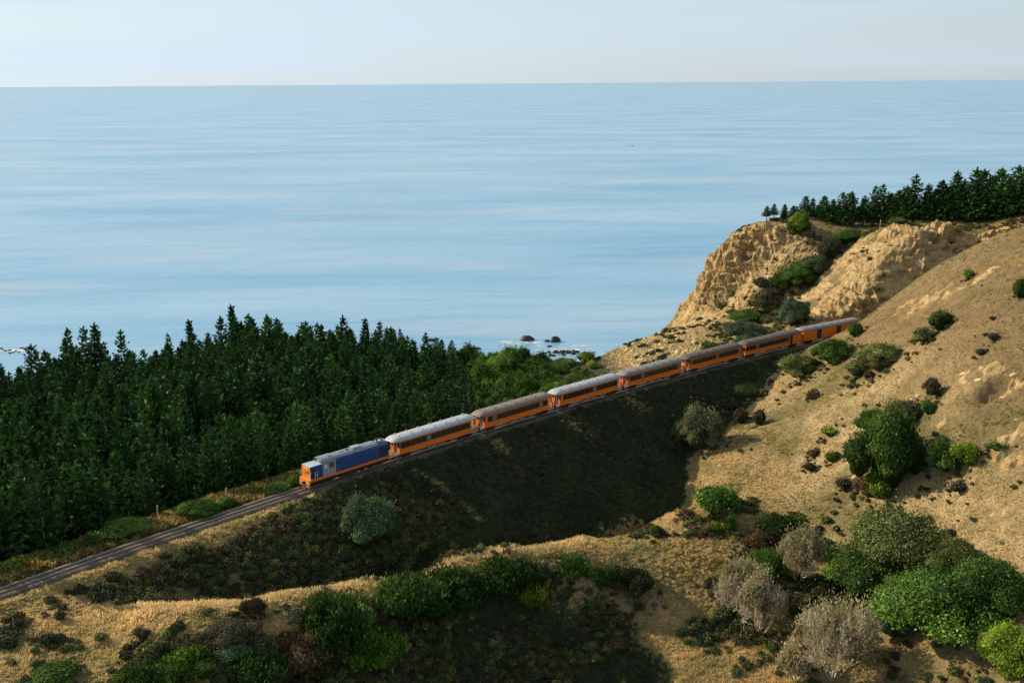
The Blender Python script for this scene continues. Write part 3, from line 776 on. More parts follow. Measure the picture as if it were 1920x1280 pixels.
    ringp = [(X(13.7)+R*math.cos(t*math.pi/10), R*math.sin(t*math.pi/10), 3.78) for t in range(21)]
    fan.tube(ringp, .06, 5, cap=False); fan.build('fan_ring', MT['cab_grey'], rd)
    MB().disc((X(13.7), 0, 3.72), (0, 0, 1), .2, .1, 10).build('fan_hub', MT['white'], rd)
    bl = MB()
    for k in range(6):
        a = k*math.pi/3; bl.tube([(X(13.7), 0, 3.7), (X(13.7)+.66*math.cos(a), .66*math.sin(a), 3.72)], [.05, .09], 4)
    bl.build('fan_blade', MT['black'], rd)
    # hand rails
    for sg in (-1, 1):
        for (a0, a1) in ((.35, 1.05),):
            MB().tube([(X(a0-.1), sg*1.24, .9), (X(a0-.1), sg*1.24, 2.35), (X(a0+.2), sg*1.2, 2.5)], .03, 5).build('handrail', MT['white'], root)
            MB().tube([(X(a1), sg*1.26, zf), (X(a1), sg*1.26, 2.4), (X(a1+.42), sg*1.26, 2.4), (X(a1+.42), sg*1.26, zf)], .028, 5).tube([(X(a1), sg*1.26, 1.9), (X(a1+.42), sg*1.26, 1.9)], .02, 4).build('handrail', MT['white'], root)
        MB().tube([(X(5.15), sg*1.26, zf), (X(5.15), sg*1.26, 2.3), (X(5.45), sg*1.26, 2.3), (X(5.45), sg*1.26, zf)], .024, 5).build('handrail', MT['under'], root)
        MB().tube([(X(14.7), sg*1.22, zf), (X(14.7), sg*1.22, 2.3), (X(14.85), sg*.8, 2.3)], .028, 5).build('handrail', MT['white'], root)
    MB().box((X(5.6), -1.1, .35), (X(8.7), 1.1, .98)).build('fuel_tank', MT['black'], root)
    for xx in (X(2.9), X(11.4)): wheelset_bogie(root, xx, 3.0, 3)
    return root

make_locomotive(-.2, 15.0)
s_ = 15.3
specs = [(17.3, 'roof1', 'car', 'orange carriage with pale lilac-grey roof, coupled directly behind the blue locomotive'),
         (17.3, 'roof2', 'car', 'second orange carriage from the locomotive, under a brown roof between two pale-roofed ones'),
         (17.3, 'roof3', 'car', 'third orange carriage from the locomotive, light grey roof and one pale window halfway along'),
         (17.3, 'roof4', 'car', 'fourth orange carriage from the locomotive, mid grey roof, above the round olive bush'),
         (17.3, 'roof5', 'car', 'fifth orange carriage from the locomotive, weathered brown-grey roof, passing the talus slope'),
         (18.9, 'roof5', 'combo', 'orange carriage with a windowless luggage compartment at its rear, in front of the cutting cliff'),
         (18.6, 'roof4', 'van', 'orange luggage van with dark sliding doors, last of the train, half behind bushes')]
CARS = []
for L_, rm, kd, lb in specs:
    CARS.append(make_carriage(s_, L_, MT[rm], kd, lb)); s_ += L_+.62

# ------------------------------------------------------------------ plants: meshes
MT['pine'] = foliage('pine_needles', (.012, .034, .013), (.040, .10, .030), (.10, .18, .045), .14, .4)
MT['pine2'] = foliage('young_pine_needles', (.018, .05, .014), (.06, .14, .032), (.14, .23, .05), .16, .35)
MT['leaf_bright'] = foliage('bright_green_leaves', (.025, .06, .010), (.08, .155, .018), (.19, .28, .04), .3)
MT['leaf_mid'] = foliage('mid_green_leaves', (.02, .05, .010), (.09, .16, .026), (.21, .31, .055), .35)
MT['leaf_olive'] = foliage('olive_leaves', (.04, .05, .015), (.16, .18, .055), (.31, .32, .12), .3)
MT['leaf_grey'] = foliage('grey_green_leaves', (.03, .055, .03), (.10, .15, .075), (.23, .29, .15), .25)
MT['leaf_yellow'] = foliage('yellow_green_leaves', (.05, .09, .01), (.18, .25, .025), (.36, .38, .05), .3)
MT['leaf_dark'] = foliage('dark_scrub_leaves', (.03, .032, .018), (.085, .075, .042), (.16, .13, .075), .15)
MT['broom'] = foliage('dark_green_broom', (.014, .035, .008), (.045, .095, .016), (.12, .19, .03), .25)
MT['leaf_pale'] = foliage('pale_olive_leaves', (.08, .09, .045), (.24, .24, .12), (.42, .40, .23), .3)
MT['scrub_green'] = foliage('dull_green_scrub', (.02, .035, .012), (.06, .085, .025), (.13, .16, .05), .2)
MT['haze'] = foliage('withered_twig_ends', (.20, .16, .08), (.38, .32, .19), (.52, .45, .30), .3, .1)
MT['hay'] = foliage('brown_dry_grass', (.24, .165, .065), (.46, .32, .14), (.64, .47, .23), .5, .25, .55)
MT['straw'] = foliage('dry_grass', (.44, .32, .15), (.74, .56, .29), (.92, .75, .44), .5, .2)
MT['olivegrass'] = foliage('green_and_dry_grass', (.20, .18, .05), (.48, .38, .13), (.72, .56, .23), .45, .3)
MT['shadegrass'] = foliage('shade_toned_grass', (.04, .055, .028), (.10, .12, .06), (.19, .19, .10), .3, .4)  # grass colour darkened to carry the shade it stands in
MT['bracken'] = foliage('rusty_bracken', (.10, .035, .015), (.25, .09, .03), (.38, .19, .07), .25, .35)
MT['heath'] = foliage('brown_heath', (.05, .032, .018), (.13, .085, .045), (.26, .17, .09), .15, .35)

def quads(C, N, size, r, elong=1.0, upd=None):
    """leaf quads centred at C with normals N"""
    n = len(C)
    N = N/np.maximum(np.linalg.norm(N, axis=1, keepdims=True), 1e-6)
    a = r.normal(size=(n, 3)); U = np.cross(N, a); U /= np.maximum(np.linalg.norm(U, axis=1, keepdims=True), 1e-6)
    if upd is not None: U = upd; 
    Vv = np.cross(N, U)
    s = (size*r.uniform(.6, 1.35, n))[:, None]
    P = np.stack([C-U*s*elong-Vv*s*.6, C+U*s*elong*.2-Vv*s, C+U*s*elong+Vv*s*.5, C-U*s*elong*.3+Vv*s], 1)
    return P.reshape(-1, 3), np.arange(4*n).reshape(-1, 4)

def crown_mesh(name, mat, lobes, n, leaf, seed, core=True, tintscale=1.0, spiky=0.0):
    """lobes: (x,y,z,rx,ry,rz)"""
    r = np.random.default_rng(seed); L = np.array(lobes, float)
    wgt = (L[:, 3]*L[:, 4]+L[:, 3]*L[:, 5]); wgt /= wgt.sum()
    k = r.choice(len(L), n, p=wgt); d = r.normal(size=(n, 3)); d[:, 2] = np.abs(d[:, 2])*1.0-.35*(r.random(n) < .45)*2*np.abs(d[:, 2]); d /= np.linalg.norm(d, axis=1, keepdims=True)
    lump = 1+.10*r.normal(size=n)**2*.6+.2*np.sin(d[:, 0]*7+L[k, 0]*5)*np.sin(d[:, 1]*8+L[k, 1]*4)*np.cos(d[:, 2]*7)
    rad = r.beta(6, 1.4, n)*1.08*lump
    C = L[k, :3]+d*L[k, 3:6]*rad[:, None]
    C = C+r.normal(size=(n, 3))*leaf*.6
    fl = r.random(n) < .22; C[fl] = C[fl]+d[fl]*(L[k, 3:6]*r.exponential(.22, (n, 1)))[fl]
    N = d+r.normal(size=(n, 3))*.75+np.array([0, 0, .3])
    up = None
    if spiky:
        up = d*np.array([.5, .5, .3])+np.array([0, 0, 1.0])+r.normal(size=(n, 3))*.35; up /= np.linalg.norm(up, axis=1, keepdims=True)
        N = np.cross(up, r.normal(size=(n, 3)))
    P, Q = quads(C, N, leaf, r, 1.0+spiky, up)
    t = np.clip(r.normal(.5, .2, n)+.25*r.normal(size=len(L))[k], 0, 1)
    me_v = [P]; me_f = [Q]; tt = [np.repeat(t, 4)]
    if core:
        nu, nv = 8, 6; off0 = len(P)
        for l in L:
            th = np.linspace(0, 2*np.pi, nu, endpoint=False); ph = np.linspace(-1.2, 1.45, nv)
            T, Ph = np.meshgrid(th, ph); q = .78*(1+r.uniform(-.12, .12, T.shape))
            V = np.stack([l[0]+l[3]*q*np.cos(Ph)*np.cos(T), l[1]+l[4]*q*np.cos(Ph)*np.sin(T), l[2]+l[5]*q*np.sin(Ph)], -1).reshape(-1, 3)
            i = np.arange(nv-1)[:, None]*nu; j = np.arange(nu)[None]; jn = (j+1) % nu
            f = np.stack([i+j, i+jn, i+nu+jn, i+nu+j], -1).reshape(-1, 4)+off0
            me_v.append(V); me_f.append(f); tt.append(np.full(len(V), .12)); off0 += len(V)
    return mesh_np(name, np.concatenate(me_v), np.concatenate(me_f), [mat], False, {'tint': ('POINT', 'FLOAT', np.concatenate(tt))})

def dome(n, R, H, lr, seed, flat=.8, base=.25):
    """lobes arranged as an uneven rounded crown of radius R and height H"""
    r = np.random.default_rng(seed); out = [(0, 0, H*.38, R*.55, R*.55, H*.42)]
    for i in range(n):
        a = i*2.399+r.uniform(-.4, .4); q = math.sqrt((i+.5)/n); rr = R*(1-lr*.75)*q
        z = H*(base+(1-base-lr*.5)*math.sqrt(max(0, 1-q*q*.92)))*r.uniform(.86, 1.06)
        a += r.uniform(-.3, .3); rr *= r.uniform(.8, 1.12); s = R*lr*r.uniform(.55, 1.3); out.append((rr*math.cos(a), rr*math.sin(a), z, s, s, s*flat))
    return out

def pine_mesh(name, mat, H, R, seed, dens=1.0, bare=.08):
    r = np.random.default_rng(seed); C = []; D = []; T = []
    nl = int(22*dens); p = r.uniform(.75, 1.05)
    for i in range(nl):
        t = bare+(1-bare)*(i+r.uniform(-.3, .3))/nl; t = min(max(t, bare), .985)
        Rl = R*(1-t)**p*(1.0 if t > .2 else .75+t)+.22
        nb = max(4, int(9*(1-t)+4)); a0 = r.uniform(0, 6.28)
        for b in range(nb):
            a = a0+6.283*b/nb+r.uniform(-.25, .25); Lb = Rl*r.uniform(.5, 1.3); up = .30+.5*t
            m = max(2, int(Lb/.42))
            for k in range(m):
                f = (k+1.)/m
                if f < .3: continue
                for q in range(2):
                    C.append((math.cos(a)*Lb*f+r.normal()*.13, math.sin(a)*Lb*f+r.normal()*.13, H*t+Lb*(f*f*up-.12*f)+r.normal()*.10))
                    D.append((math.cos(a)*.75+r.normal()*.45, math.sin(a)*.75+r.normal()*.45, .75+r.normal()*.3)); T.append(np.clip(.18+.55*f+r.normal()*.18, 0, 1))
    for k in range(8):
        C.append((r.normal()*.05, r.normal()*.05, H*(.93+.012*k))); D.append((r.normal()*.3, r.normal()*.3, 1)); T.append(.6)
    C = np.array(C); D = np.array(D); D /= np.linalg.norm(D, axis=1, keepdims=True); n = len(C)
    # each tuft: two crossed spindle quads along D
    Vs = []; tt = []
    for s in range(2):
        a = r.normal(size=(n, 3)); Wd = np.cross(D, a); Wd /= np.linalg.norm(Wd, axis=1, keepdims=True)
        ln = r.uniform(.38, .7, n)[:, None]; wd = r.uniform(.13, .25, n)[:, None]
        Vs.append(np.stack([C-D*ln*.45, C+Wd*wd, C+D*ln, C-Wd*wd], 1).reshape(-1, 3)); tt.append(np.repeat(np.array(T), 4))
    V = np.concatenate(Vs); Q = np.arange(len(V)).reshape(-1, 4)
    return mesh_np(name, V, Q, [mat], False, {'tint': ('POINT', 'FLOAT', np.concatenate(tt))})

def trunk_mesh(name, H, r0, mat, lean=.03, seed=0):
    r = random.Random(seed); b = MB(); lx, ly = r.uniform(-lean, lean)*H, r.uniform(-lean, lean)*H
    b.tube([(lx*f*f, ly*f*f, H*f-(.4 if f == 0 else 0)) for f in (0, .3, .65, 1)], [r0*1.25, r0, r0*.65, r0*.12], 6)
    return b.mesh(name, mat, True)

def twig_tree_mesh(name, mat, H, R, seed, dens=1.0):
    """leafless tree: forking limbs down to fine twigs"""
    r = random.Random(seed); V = []; Fq = []
    def seg(p, q, a, b):
        d = (q-p); d = d.normalized() if d.length > 1e-5 else Vector((0, 0, 1))
        u = d.cross(Vector((.3, .5, .8))).normalized(); w = d.cross(u); n0 = len(V)
        for c, rad in ((p, a), (q, b)):
            for j in range(3):
                t = 2.094*j; V.append(tuple(c+(u*math.cos(t)+w*math.sin(t))*rad))
        for j in range(3): Fq.append((n0+j, n0+(j+1) % 3, n0+3+(j+1) % 3, n0+3+j))
    def grow(p, d, L, rad, lev):
        mid = p+d*L*.5+Vector((r.uniform(-1, 1), r.uniform(-1, 1), r.uniform(-1, 1)))*L*.07
        e = mid+(d+Vector((r.uniform(-1, 1), r.uniform(-1, 1), r.uniform(-.5, 1)))*.22).normalized()*L*.5
        seg(p, mid, rad, rad*.82); seg(mid, e, rad*.82, rad*.62)
        if lev == 0: return
        n = 3
        if lev <= 2 and dens > 1 and r.random() < .6: n += 1
        for i in range(n):
            o = Vector((r.uniform(-1, 1), r.uniform(-1, 1), r.uniform(-.45, .9)))
            nd = (d*.75+o*.85).normalized()
            base = p.lerp(e, r.uniform(.55, 1.0)) if lev > 1 else mid.lerp(e, r.random())
            grow(base, nd, L*r.uniform(.58, .8), max(rad*.55, .012), lev-1)
    ns = 6
    for i in range(ns):
        a = 6.283*i/ns+r.uniform(-.5, .5)
        grow(Vector((math.cos(a)*.12, math.sin(a)*.12, -.2)), Vector((math.cos(a)*.9, math.sin(a)*.9, 1)).normalized(), H*.28, .10, 6)
    V = np.array(V); zz = np.clip(V[:, 2]/V[:, 2].max(), 0, 1); rr = np.percentile(np.hypot(V[:, 0], V[:, 1]), 96)
    V[:, :2] *= 1+(R/rr-1)*zz[:, None]**.5; V[:, 2] *= H/np.percentile(V[:, 2], 99.5)
    return mesh_np(name, V, np.array(Fq), [mat])

def tuft_mesh(name, mat, seed, n=16, h=.5, spread=.28, w=.035, lean=.35):
    r = np.random.default_rng(seed)
    a = r.uniform(0, 6.283, n); q = r.uniform(0, spread, n); b = np.stack([np.cos(a)*q, np.sin(a)*q, np.full(n, -.05)], -1)
    ln = r.uniform(.55, 1.15, n)*h
    d = np.stack([np.cos(a)*lean*r.uniform(.2, 1.3, n)+.12, np.sin(a)*lean*r.uniform(.2, 1.3, n), np.ones(n)], -1); d /= np.linalg.norm(d, axis=1, keepdims=True)
    s = r.uniform(0, 6.283, n); sv_ = np.stack([np.cos(s), np.sin(s), np.zeros(n)], -1)*w
    tip = b+d*ln[:, None]; tip[:, 2] -= .12*ln; mid = b+d*ln[:, None]*.55+np.array([0, 0, .04])
    V = np.stack([b-sv_*.8, b+sv_*.8, mid+sv_, tip, mid-sv_], 1).reshape(-1, 3)
    base = np.arange(n)[:, None]*5
    t = np.clip(r.normal(.5, .22, n), 0, 1)
    return mesh_np(name, V, [base+np.array([0, 1, 2, 4]), base+np.array([4, 2, 3])], [mat], False, {'tint': ('POINT', 'FLOAT', np.repeat(t, 5))})

# ---- geometry nodes: one object made of many small clumps that nobody could count
def scatter(name, meshes, P, R, S, Vi, label, cat):
    """P positions, R rotations (euler), S scales, Vi index into meshes"""
    me = bpy.data.meshes.new(name); me.vertices.add(len(P)); me.vertices.foreach_set('co', np.asarray(P, np.float32).ravel())
    for k, typ, a in (('rot', 'FLOAT_VECTOR', R), ('scl', 'FLOAT_VECTOR', S)):
        at = me.attributes.new(k, typ, 'POINT'); at.data.foreach_set('vector', np.asarray(a, np.float32).ravel())
    at = me.attributes.new('var', 'INT', 'POINT'); at.data.foreach_set('value', np.asarray(Vi, np.int32))
    o = link(name, me)
    g = bpy.data.node_groups.new(name+'_nodes', 'GeometryNodeTree')
    g.interface.new_socket('Geometry', in_out='INPUT', socket_type='NodeSocketGeometry')
    g.interface.new_socket('Geometry', in_out='OUTPUT', socket_type='NodeSocketGeometry')
    N, L = g.nodes, g.links; gi = N.new('NodeGroupInput'); go = N.new('NodeGroupOutput'); jn = N.new('GeometryNodeJoinGeometry')
    def attr(nm, typ):
        q = N.new('GeometryNodeInputNamedAttribute'); q.data_type = typ; q.inputs['Name'].default_value = nm; return q.outputs['Attribute']
    for i, m in enumerate(meshes):
        po = bpy.data.objects.new(name+'_clump', m)          # source clump, used only inside the node group
        oi = N.new('GeometryNodeObjectInfo'); oi.inputs['Object'].default_value = po; oi.inputs['As Instance'].default_value = True
        ip = N.new('GeometryNodeInstanceOnPoints'); cmp_ = N.new('FunctionNodeCompare'); cmp_.data_type = 'INT'; cmp_.operation = 'EQUAL'
        L.new(attr('var', 'INT'), cmp_.inputs[2]); cmp_.inputs[3].default_value = i
        L.new(gi.outputs[0], ip.inputs['Points']); L.new(cmp_.outputs[0], ip.inputs['Selection']); L.new(oi.outputs['Geometry'], ip.inputs['Instance'])
        L.new(attr('rot', 'FLOAT_VECTOR'), ip.inputs['Rotation']); L.new(attr('scl', 'FLOAT_VECTOR'), ip.inputs['Scale'])
        L.new(ip.outputs['Instances'], jn.inputs[0])
    L.new(jn.outputs[0], go.inputs[0])
    md = o.modifiers.new('scatter', 'NODES'); md.node_group = g
    tag(o, label, cat, kind='stuff')
    return o

def pick(n, x0, x1, y0, y1, seed, mask):
    """random points where the mask function (0..1) lets them grow, at least inside the wide view cone"""
    r = np.random.default_rng(seed); x = r.uniform(x0, x1, n); y = r.uniform(y0, y1, n)
    ok = (np.abs(x) < y*.60+14)
    x, y = x[ok], y[ok]; m = mask(x, y); ok = r.random(len(x)) < m
    x, y = x[ok], y[ok]; return x, y, hz(x, y), r
def place(x, y, z, r, smin, smax, nvar, tilt=.12, sz=None):
    n = len(x); s = r.uniform(smin, smax, n)
    S = np.stack([s, s, s*r.uniform(.75, 1.3, n)], -1) if sz is None else np.stack([s, s, s*sz], -1)
    return np.stack([x, y, z], -1), np.stack([r.normal(0, tilt, n), r.normal(0, tilt, n), r.uniform(0, 6.283, n)], -1), S, r.integers(0, nvar, n)
def mA(k): return lambda x, y: bilin(colA[:, k].reshape(GX.shape), x, y)
def mBk(k): return lambda x, y: bilin(colB[:, k].reshape(GX.shape), x, y)
mrock, mshade, mtalus, mstraw = mA(0), mA(1), mBk(0), mBk(1)

# ------------------------------------------------------------------ conifers
PINES = []
for i in range(10):
    H_, R_ = [(15.0, 2.7), (13.0, 3.0), (15.0, 2.3), (14.0, 3.3), (12.0, 2.6)][i % 5]
    m_ = MT['pine'] if i % 5 in (0, 2) else MT['pine2']
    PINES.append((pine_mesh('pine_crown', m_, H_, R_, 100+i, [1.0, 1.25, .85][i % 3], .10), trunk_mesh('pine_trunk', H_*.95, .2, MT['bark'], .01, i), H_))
def edgeY(x): return np.interp(x, [-150, -118, -100, -70, -40, -12, 40], [238, 250, 260, 272, 277, 270, 268])
r_ = np.random.default_rng(5); pts = []
sp = 3.35
for ix in np.arange(-170, 2, sp):
    for iy in np.arange(80, 285, sp):
        x = ix+r_.uniform(-1.6, 1.6); y = iy+r_.uniform(-1.6, 1.6); d = float(tdist(x, y))
        if d < 10+r_.uniform(0, 1.5) or y > edgeY(x)+r_.uniform(-2, 2) or x < -.56*y-8: continue
        if x > -9+r_.uniform(-3, 3)-.02*(y-200): continue
        if r_.random() < .07: continue
        z = float(hz(x, y))
        if z < -19.2: continue
        far = sstep(190, 250, y)
        hh = 16.0*(r_.uniform(.62, 1.08) if r_.random() < .9 else 1.18)*(1-(.5*sstep(-45, -10, x)*(.35+.65*far)))*(1-.10*(d < 16))*(1-.03*sstep(-80, -112, x))*(1+.12*sstep(-85, -65, x)*(1-sstep(-40, -25, x)))*(.85+.3*float(fbm(x, y, 22, 2, 77)))
        pts.append((y, x, z, hh))
pts.sort()
PLAB = 'conifer in the dense dark pine plantation between the railway and the sea'
def add_pine(x, y, z, hh, rz, k, label, group, wide=1.0):
    cm, tm, H0 = PINES[k]; s = hh/H0
    o = link('pine_tree', None, None, (x, y, z), rz); tag(o, label, 'pine tree', group)
    o.scale = (s*wide, s*wide, s)
    link('crown', cm, o); link('trunk', tm, o)
    return o
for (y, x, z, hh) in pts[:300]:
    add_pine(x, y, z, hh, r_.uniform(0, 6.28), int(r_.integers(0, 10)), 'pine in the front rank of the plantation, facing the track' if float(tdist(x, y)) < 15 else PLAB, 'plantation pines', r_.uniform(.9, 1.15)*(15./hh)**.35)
rest = np.array(pts[300:])
print('pines', len(pts))
if len(rest):
    n = len(rest); sc_ = rest[:, 3]/15.0; wd = sc_*r_.uniform(.95, 1.2, n)*(1/np.clip(sc_, .3, 1))**.35
    scatter('pine_wood', [p[0] for p in PINES], np.stack([rest[:, 1], rest[:, 0], rest[:, 2]], -1),
            np.stack([r_.normal(0, .02, n), r_.normal(0, .02, n), r_.uniform(0, 6.28, n)], -1), np.stack([wd, wd, sc_], -1), r_.integers(0, 10, n),
            'far seaward mass of the dark pine plantation above the shore', 'pine wood')

CLIFF_PINES = [(1437, 388), (1450, 384), (1470, 383), (1486, 386), (1508, 368), (1522, 372), (1543, 368), (1560, 374), (1577, 362), (1593, 361), (1618, 368), (1637, 351),
               (1651, 348), (1667, 364), (1681, 359), (1696, 350), (1711, 330), (1736, 347), (1748, 356), (1761, 340), (1775, 350), (1787, 323), (1801, 338), (1822, 317), (1836, 319), (1852, 332), (1868, 318), (1886, 330), (1900, 312), (1916, 318), (1935, 315), (1955, 312), (1980, 308)]
r_ = np.random.default_rng(9)
def ORD(n):
    return '%d%s' % (n, 'th' if 10 <= n % 100 <= 20 else {1: 'st', 2: 'nd', 3: 'rd'}.get(n % 10, 'th'))
PL2 = ['leftmost small pine with a bare lower stem at the cliff-top edge', 'second small bare-stemmed pine from the cliff-top edge']
for k, (px, pt) in enumerate(CLIFF_PINES):
    Yp = np.interp(px, [1437, 1500, 1700, 1920, 2000], [291, 289, 278, 266, 262])+r_.uniform(-1, 1)
    p = W(px, 420, Y=Yp); z = float(hz(p[0], Yp)); top = W(px, pt, Y=Yp)[2]; hh = max(2.5, top-z)
    lb = PL2[k] if k < 2 else ('tallest spire-topped pine in the middle of the cliff-top row' if px == 1711 else '%s pine from the left in the front row along the cliff top' % ORD(k+1))
    o = add_pine(p[0], Yp, z, hh, r_.uniform(0, 6.28), int(r_.integers(0, 10)), lb, 'cliff-top pines', 1.75*(12/hh)**.2 if k > 1 else 1.9)
    if k < 2:
        o.children[0].location = (0, 0, 4.0); o.children[0].scale = (.8, .8, .74)
# second rank behind, filling the gaps
for k in range(26):
    px = 1470+k*20+r_.uniform(-6, 6); Yp = np.interp(px, [1437, 1500, 1700, 1920, 2000], [297, 295, 286, 275, 270])+r_.uniform(-1, 2)
    p = W(px, 420, Y=Yp); z = float(hz(p[0], Yp)); top = W(px, np.interp(px, [1470, 1640, 1900], [390, 368, 335]), Y=Yp)[2]
    add_pine(p[0], Yp, z, max(3, top-z)*r_.uniform(.85, 1.05), r_.uniform(0, 6.28), int(r_.integers(0, 10)), '%s pine from the left in the rear rank of the cliff-top row' % ORD(k+1), 'cliff-top pines', 1.6)

# ------------------------------------------------------------------ bushes and broadleaf trees
_cache = {}
def crown(shape, mat, v=0):
    key = (shape, mat, v)
    if key in _cache: return _cache[key]
    sd = abs(hash(shape)) % 1 + len(_cache)*7+3
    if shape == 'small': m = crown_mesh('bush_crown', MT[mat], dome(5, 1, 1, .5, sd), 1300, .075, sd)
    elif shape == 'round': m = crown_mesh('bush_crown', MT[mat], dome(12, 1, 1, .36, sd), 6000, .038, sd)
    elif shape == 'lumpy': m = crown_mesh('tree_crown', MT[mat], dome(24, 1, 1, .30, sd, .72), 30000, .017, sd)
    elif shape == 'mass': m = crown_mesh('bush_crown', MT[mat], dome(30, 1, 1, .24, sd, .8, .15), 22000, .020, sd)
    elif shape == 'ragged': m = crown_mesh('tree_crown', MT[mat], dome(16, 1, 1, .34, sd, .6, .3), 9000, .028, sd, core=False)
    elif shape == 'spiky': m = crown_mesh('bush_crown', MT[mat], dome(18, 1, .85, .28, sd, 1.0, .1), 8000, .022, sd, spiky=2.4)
    _cache[key] = m; return m
SKIRT = []
STEM = trunk_mesh('stem', .6, .05, MT['bark'], .1, 3)
def bush(px, py, w, h, shape, mat, label, cat='bush', name=None, group=None, rz=None, deep=1.0):
    p = hit(px, py); k = mpp(p); Wm = w*k/2; Hm = max((h-.20*w)*k/.9, Wm*.7)
    o = link(name or ('tree' if cat == 'tree' else 'bush'), None, None, (p[0], p[1]+Wm*.25, p[2]-.12*Hm), rz if rz is not None else (px*7.3) % 6.28)
    tag(o, label, cat, group); o.scale = (Wm, Wm*deep, Hm)
    link('crown', crown(shape, mat, int(px+py) % 2 if shape in ('small', 'round') else 0), o)
    link('stem', STEM, o)
    SKIRT.append((p[0], p[1]+Wm*.25, Wm)); return o
B = bush
B(690, 1022, 116, 108, 'mass', 'leaf_grey', 'large grey-green bush on the embankment just below the locomotive')
B(1312, 845, 88, 96, 'mass', 'leaf_pale', 'large rounded olive bush at the edge of the embankment shadow')
B(1390, 795, 32, 32, 'round', 'leaf_dark', 'left of the two small dark bushes beside the large olive bush')
B(1425, 797, 28, 32, 'round', 'leaf_dark', 'right of the two small dark bushes beside the large olive bush')
B(1342, 962, 96, 62, 'round', 'leaf_bright', 'bright green bush alone in the pale grass near the spur crest')
B(1668, 925, 140, 178, 'lumpy', 'leaf_mid', 'tall bright green tree with a dark shaded side in the middle of the hillside', 'tree')
B(1700, 800, 80, 60, 'ragged', 'leaf_dark', 'dark thin-leaved bush at the top right of the tall hillside tree')
B(1640, 820, 70, 60, 'lumpy', 'leaf_bright', 'bright green lower tree pressed against the left side of the tall hillside tree', 'tree')
B(1690, 790, 60, 46, 'mass', 'leaf_yellow', 'yellow-green bush behind the top of the tall hillside tree')
B(1650, 935, 62, 58, 'round', 'leaf_yellow', 'yellow-green bush at the foot of the tall hillside tree')
B(1768, 900, 62, 90, 'ragged', 'leaf_mid', 'loose green bush right of the tall hillside tree')
B(1810, 872, 54, 50, 'round', 'leaf_yellow', 'yellow-green round bush casting a shadow right of the loose green bush')
B(1562, 682, 78, 58, 'mass', 'leaf_bright', 'dense green bush covering the lower side of the luggage van')
B(1604, 632, 30, 30, 'round', 'leaf_mid', 'small upright bush in front of the last luggage van end')
B(1650, 695, 92, 66, 'mass', 'leaf_olive', 'broad dull olive bush on the hillside above the embankment shadow')
B(1610, 705, 50, 34, 'round', 'leaf_olive', 'low olive bush at the left foot of the broad dull olive bush')
B(1765, 620, 52, 44, 'round', 'leaf_mid', 'dark green hillside bush high above the broad olive bush')
B(1735, 642, 50, 34, 'round', 'leaf_olive', 'olive hillside bush just below left of the high dark green bush')
B(1817, 524, 20, 18, 'small', 'leaf_mid', 'small green bush on the pale bank near the top of the hillside')
B(1742, 778, 28, 28, 'round', 'leaf_mid', 'small round green bush under the bare rock outcrop')
B(1748, 752, 36, 48, 'ragged', 'leaf_dark', 'thin dark bush growing on the rock outcrop of the hillside')
B(1560, 868, 24, 22, 'small', 'leaf_bright', 'tiny bright green bush in the pale grass of the middle slope')
B(1520, 882, 26, 16, 'small', 'leaf_dark', 'flat dark cushion bush left of the tiny bright green bush')
B(1556, 818, 32, 22, 'small', 'leaf_yellow', 'small yellow-green bush below the little eroded scar')
B(1583, 922, 32, 26, 'small', 'leaf_dark', 'dark brown bush left of the foot of the tall hillside tree')
B(1625, 930, 44, 42, 'round', 'heath', 'brown bush between the dark brown bush and the tall hillside tree')
B(1630, 712, 22, 18, 'small', 'leaf_dark', 'small dark bush casting a shadow below the broad olive bush')
B(1523, 750, 26, 24, 'small', 'heath', 'small grey-brown bush on the pale upper slope')
B(1527, 855, 26, 14, 'small', 'heath', 'small brown bush on the slope above the flat dark cushion')
B(1862, 640, 22, 16, 'small', 'leaf_dark', 'small dark bush alone high on the brown hillside')
B(1838, 668, 20, 14, 'small', 'leaf_dark', 'tiny dark bush just below the one alone high on the hillside')
B(1912, 560, 26, 40, 'round', 'leaf_mid', 'green bush cut by the right edge of the picture')
B(1880, 848, 40, 26, 'small', 'leaf_mid', 'low green bush on the eroded bank at the right')
B(1800, 925, 34, 24, 'small', 'leaf_dark', 'dark low bush on the ridge above the big olive thicket')
B(1500, 705, 110, 26, 'mass', 'leaf_olive', 'flat grey-green thicket along the top edge of the embankment shadow', deep=.7)
B(1400, 745, 60, 26, 'round', 'leaf_olive', 'low grey-green thicket where the shadow edge bends')
B(1370, 770, 40, 24, 'small', 'leaf_dark', 'low dark thicket above the large rounded olive bush')
B(1232, 1005, 24, 24, 'spiky', 'leaf_mid', 'small spiky green clump on the spur crest, left of the taller one')
B(1370, 995, 24, 30, 'spiky', 'leaf_bright', 'spiky upright green clump right of the spur crest')
B(1345, 998, 26, 20, 'spiky', 'leaf_yellow', 'low yellow-green clump beside the spiky upright clump')
B(1462, 1010, 90, 56, 'spiky', 'broom', 'dark green broom bush on the slope below the pale grass')
B(1425, 1030, 70, 44, 'spiky', 'heath', 'brown twiggy bush left of the dark green broom')
B(1510, 1035, 70, 48, 'spiky', 'leaf_dark', 'dark twiggy bush right of the dark green broom')
B(1437, 1092, 84, 72, 'lumpy', 'leaf_bright', 'round deep green tree between the pale leafless trees', 'tree')
B(1620, 1115, 150, 120, 'lumpy', 'leaf_mid', 'green-leaved left end of the big thicket under the tall hillside tree')
B(1690, 1085, 190, 150, 'lumpy', 'leaf_olive', 'big rounded olive thicket below the tall hillside tree')
B(1800, 1090, 110, 90, 'mass', 'leaf_olive', 'brownish olive thicket right of the big rounded thicket')
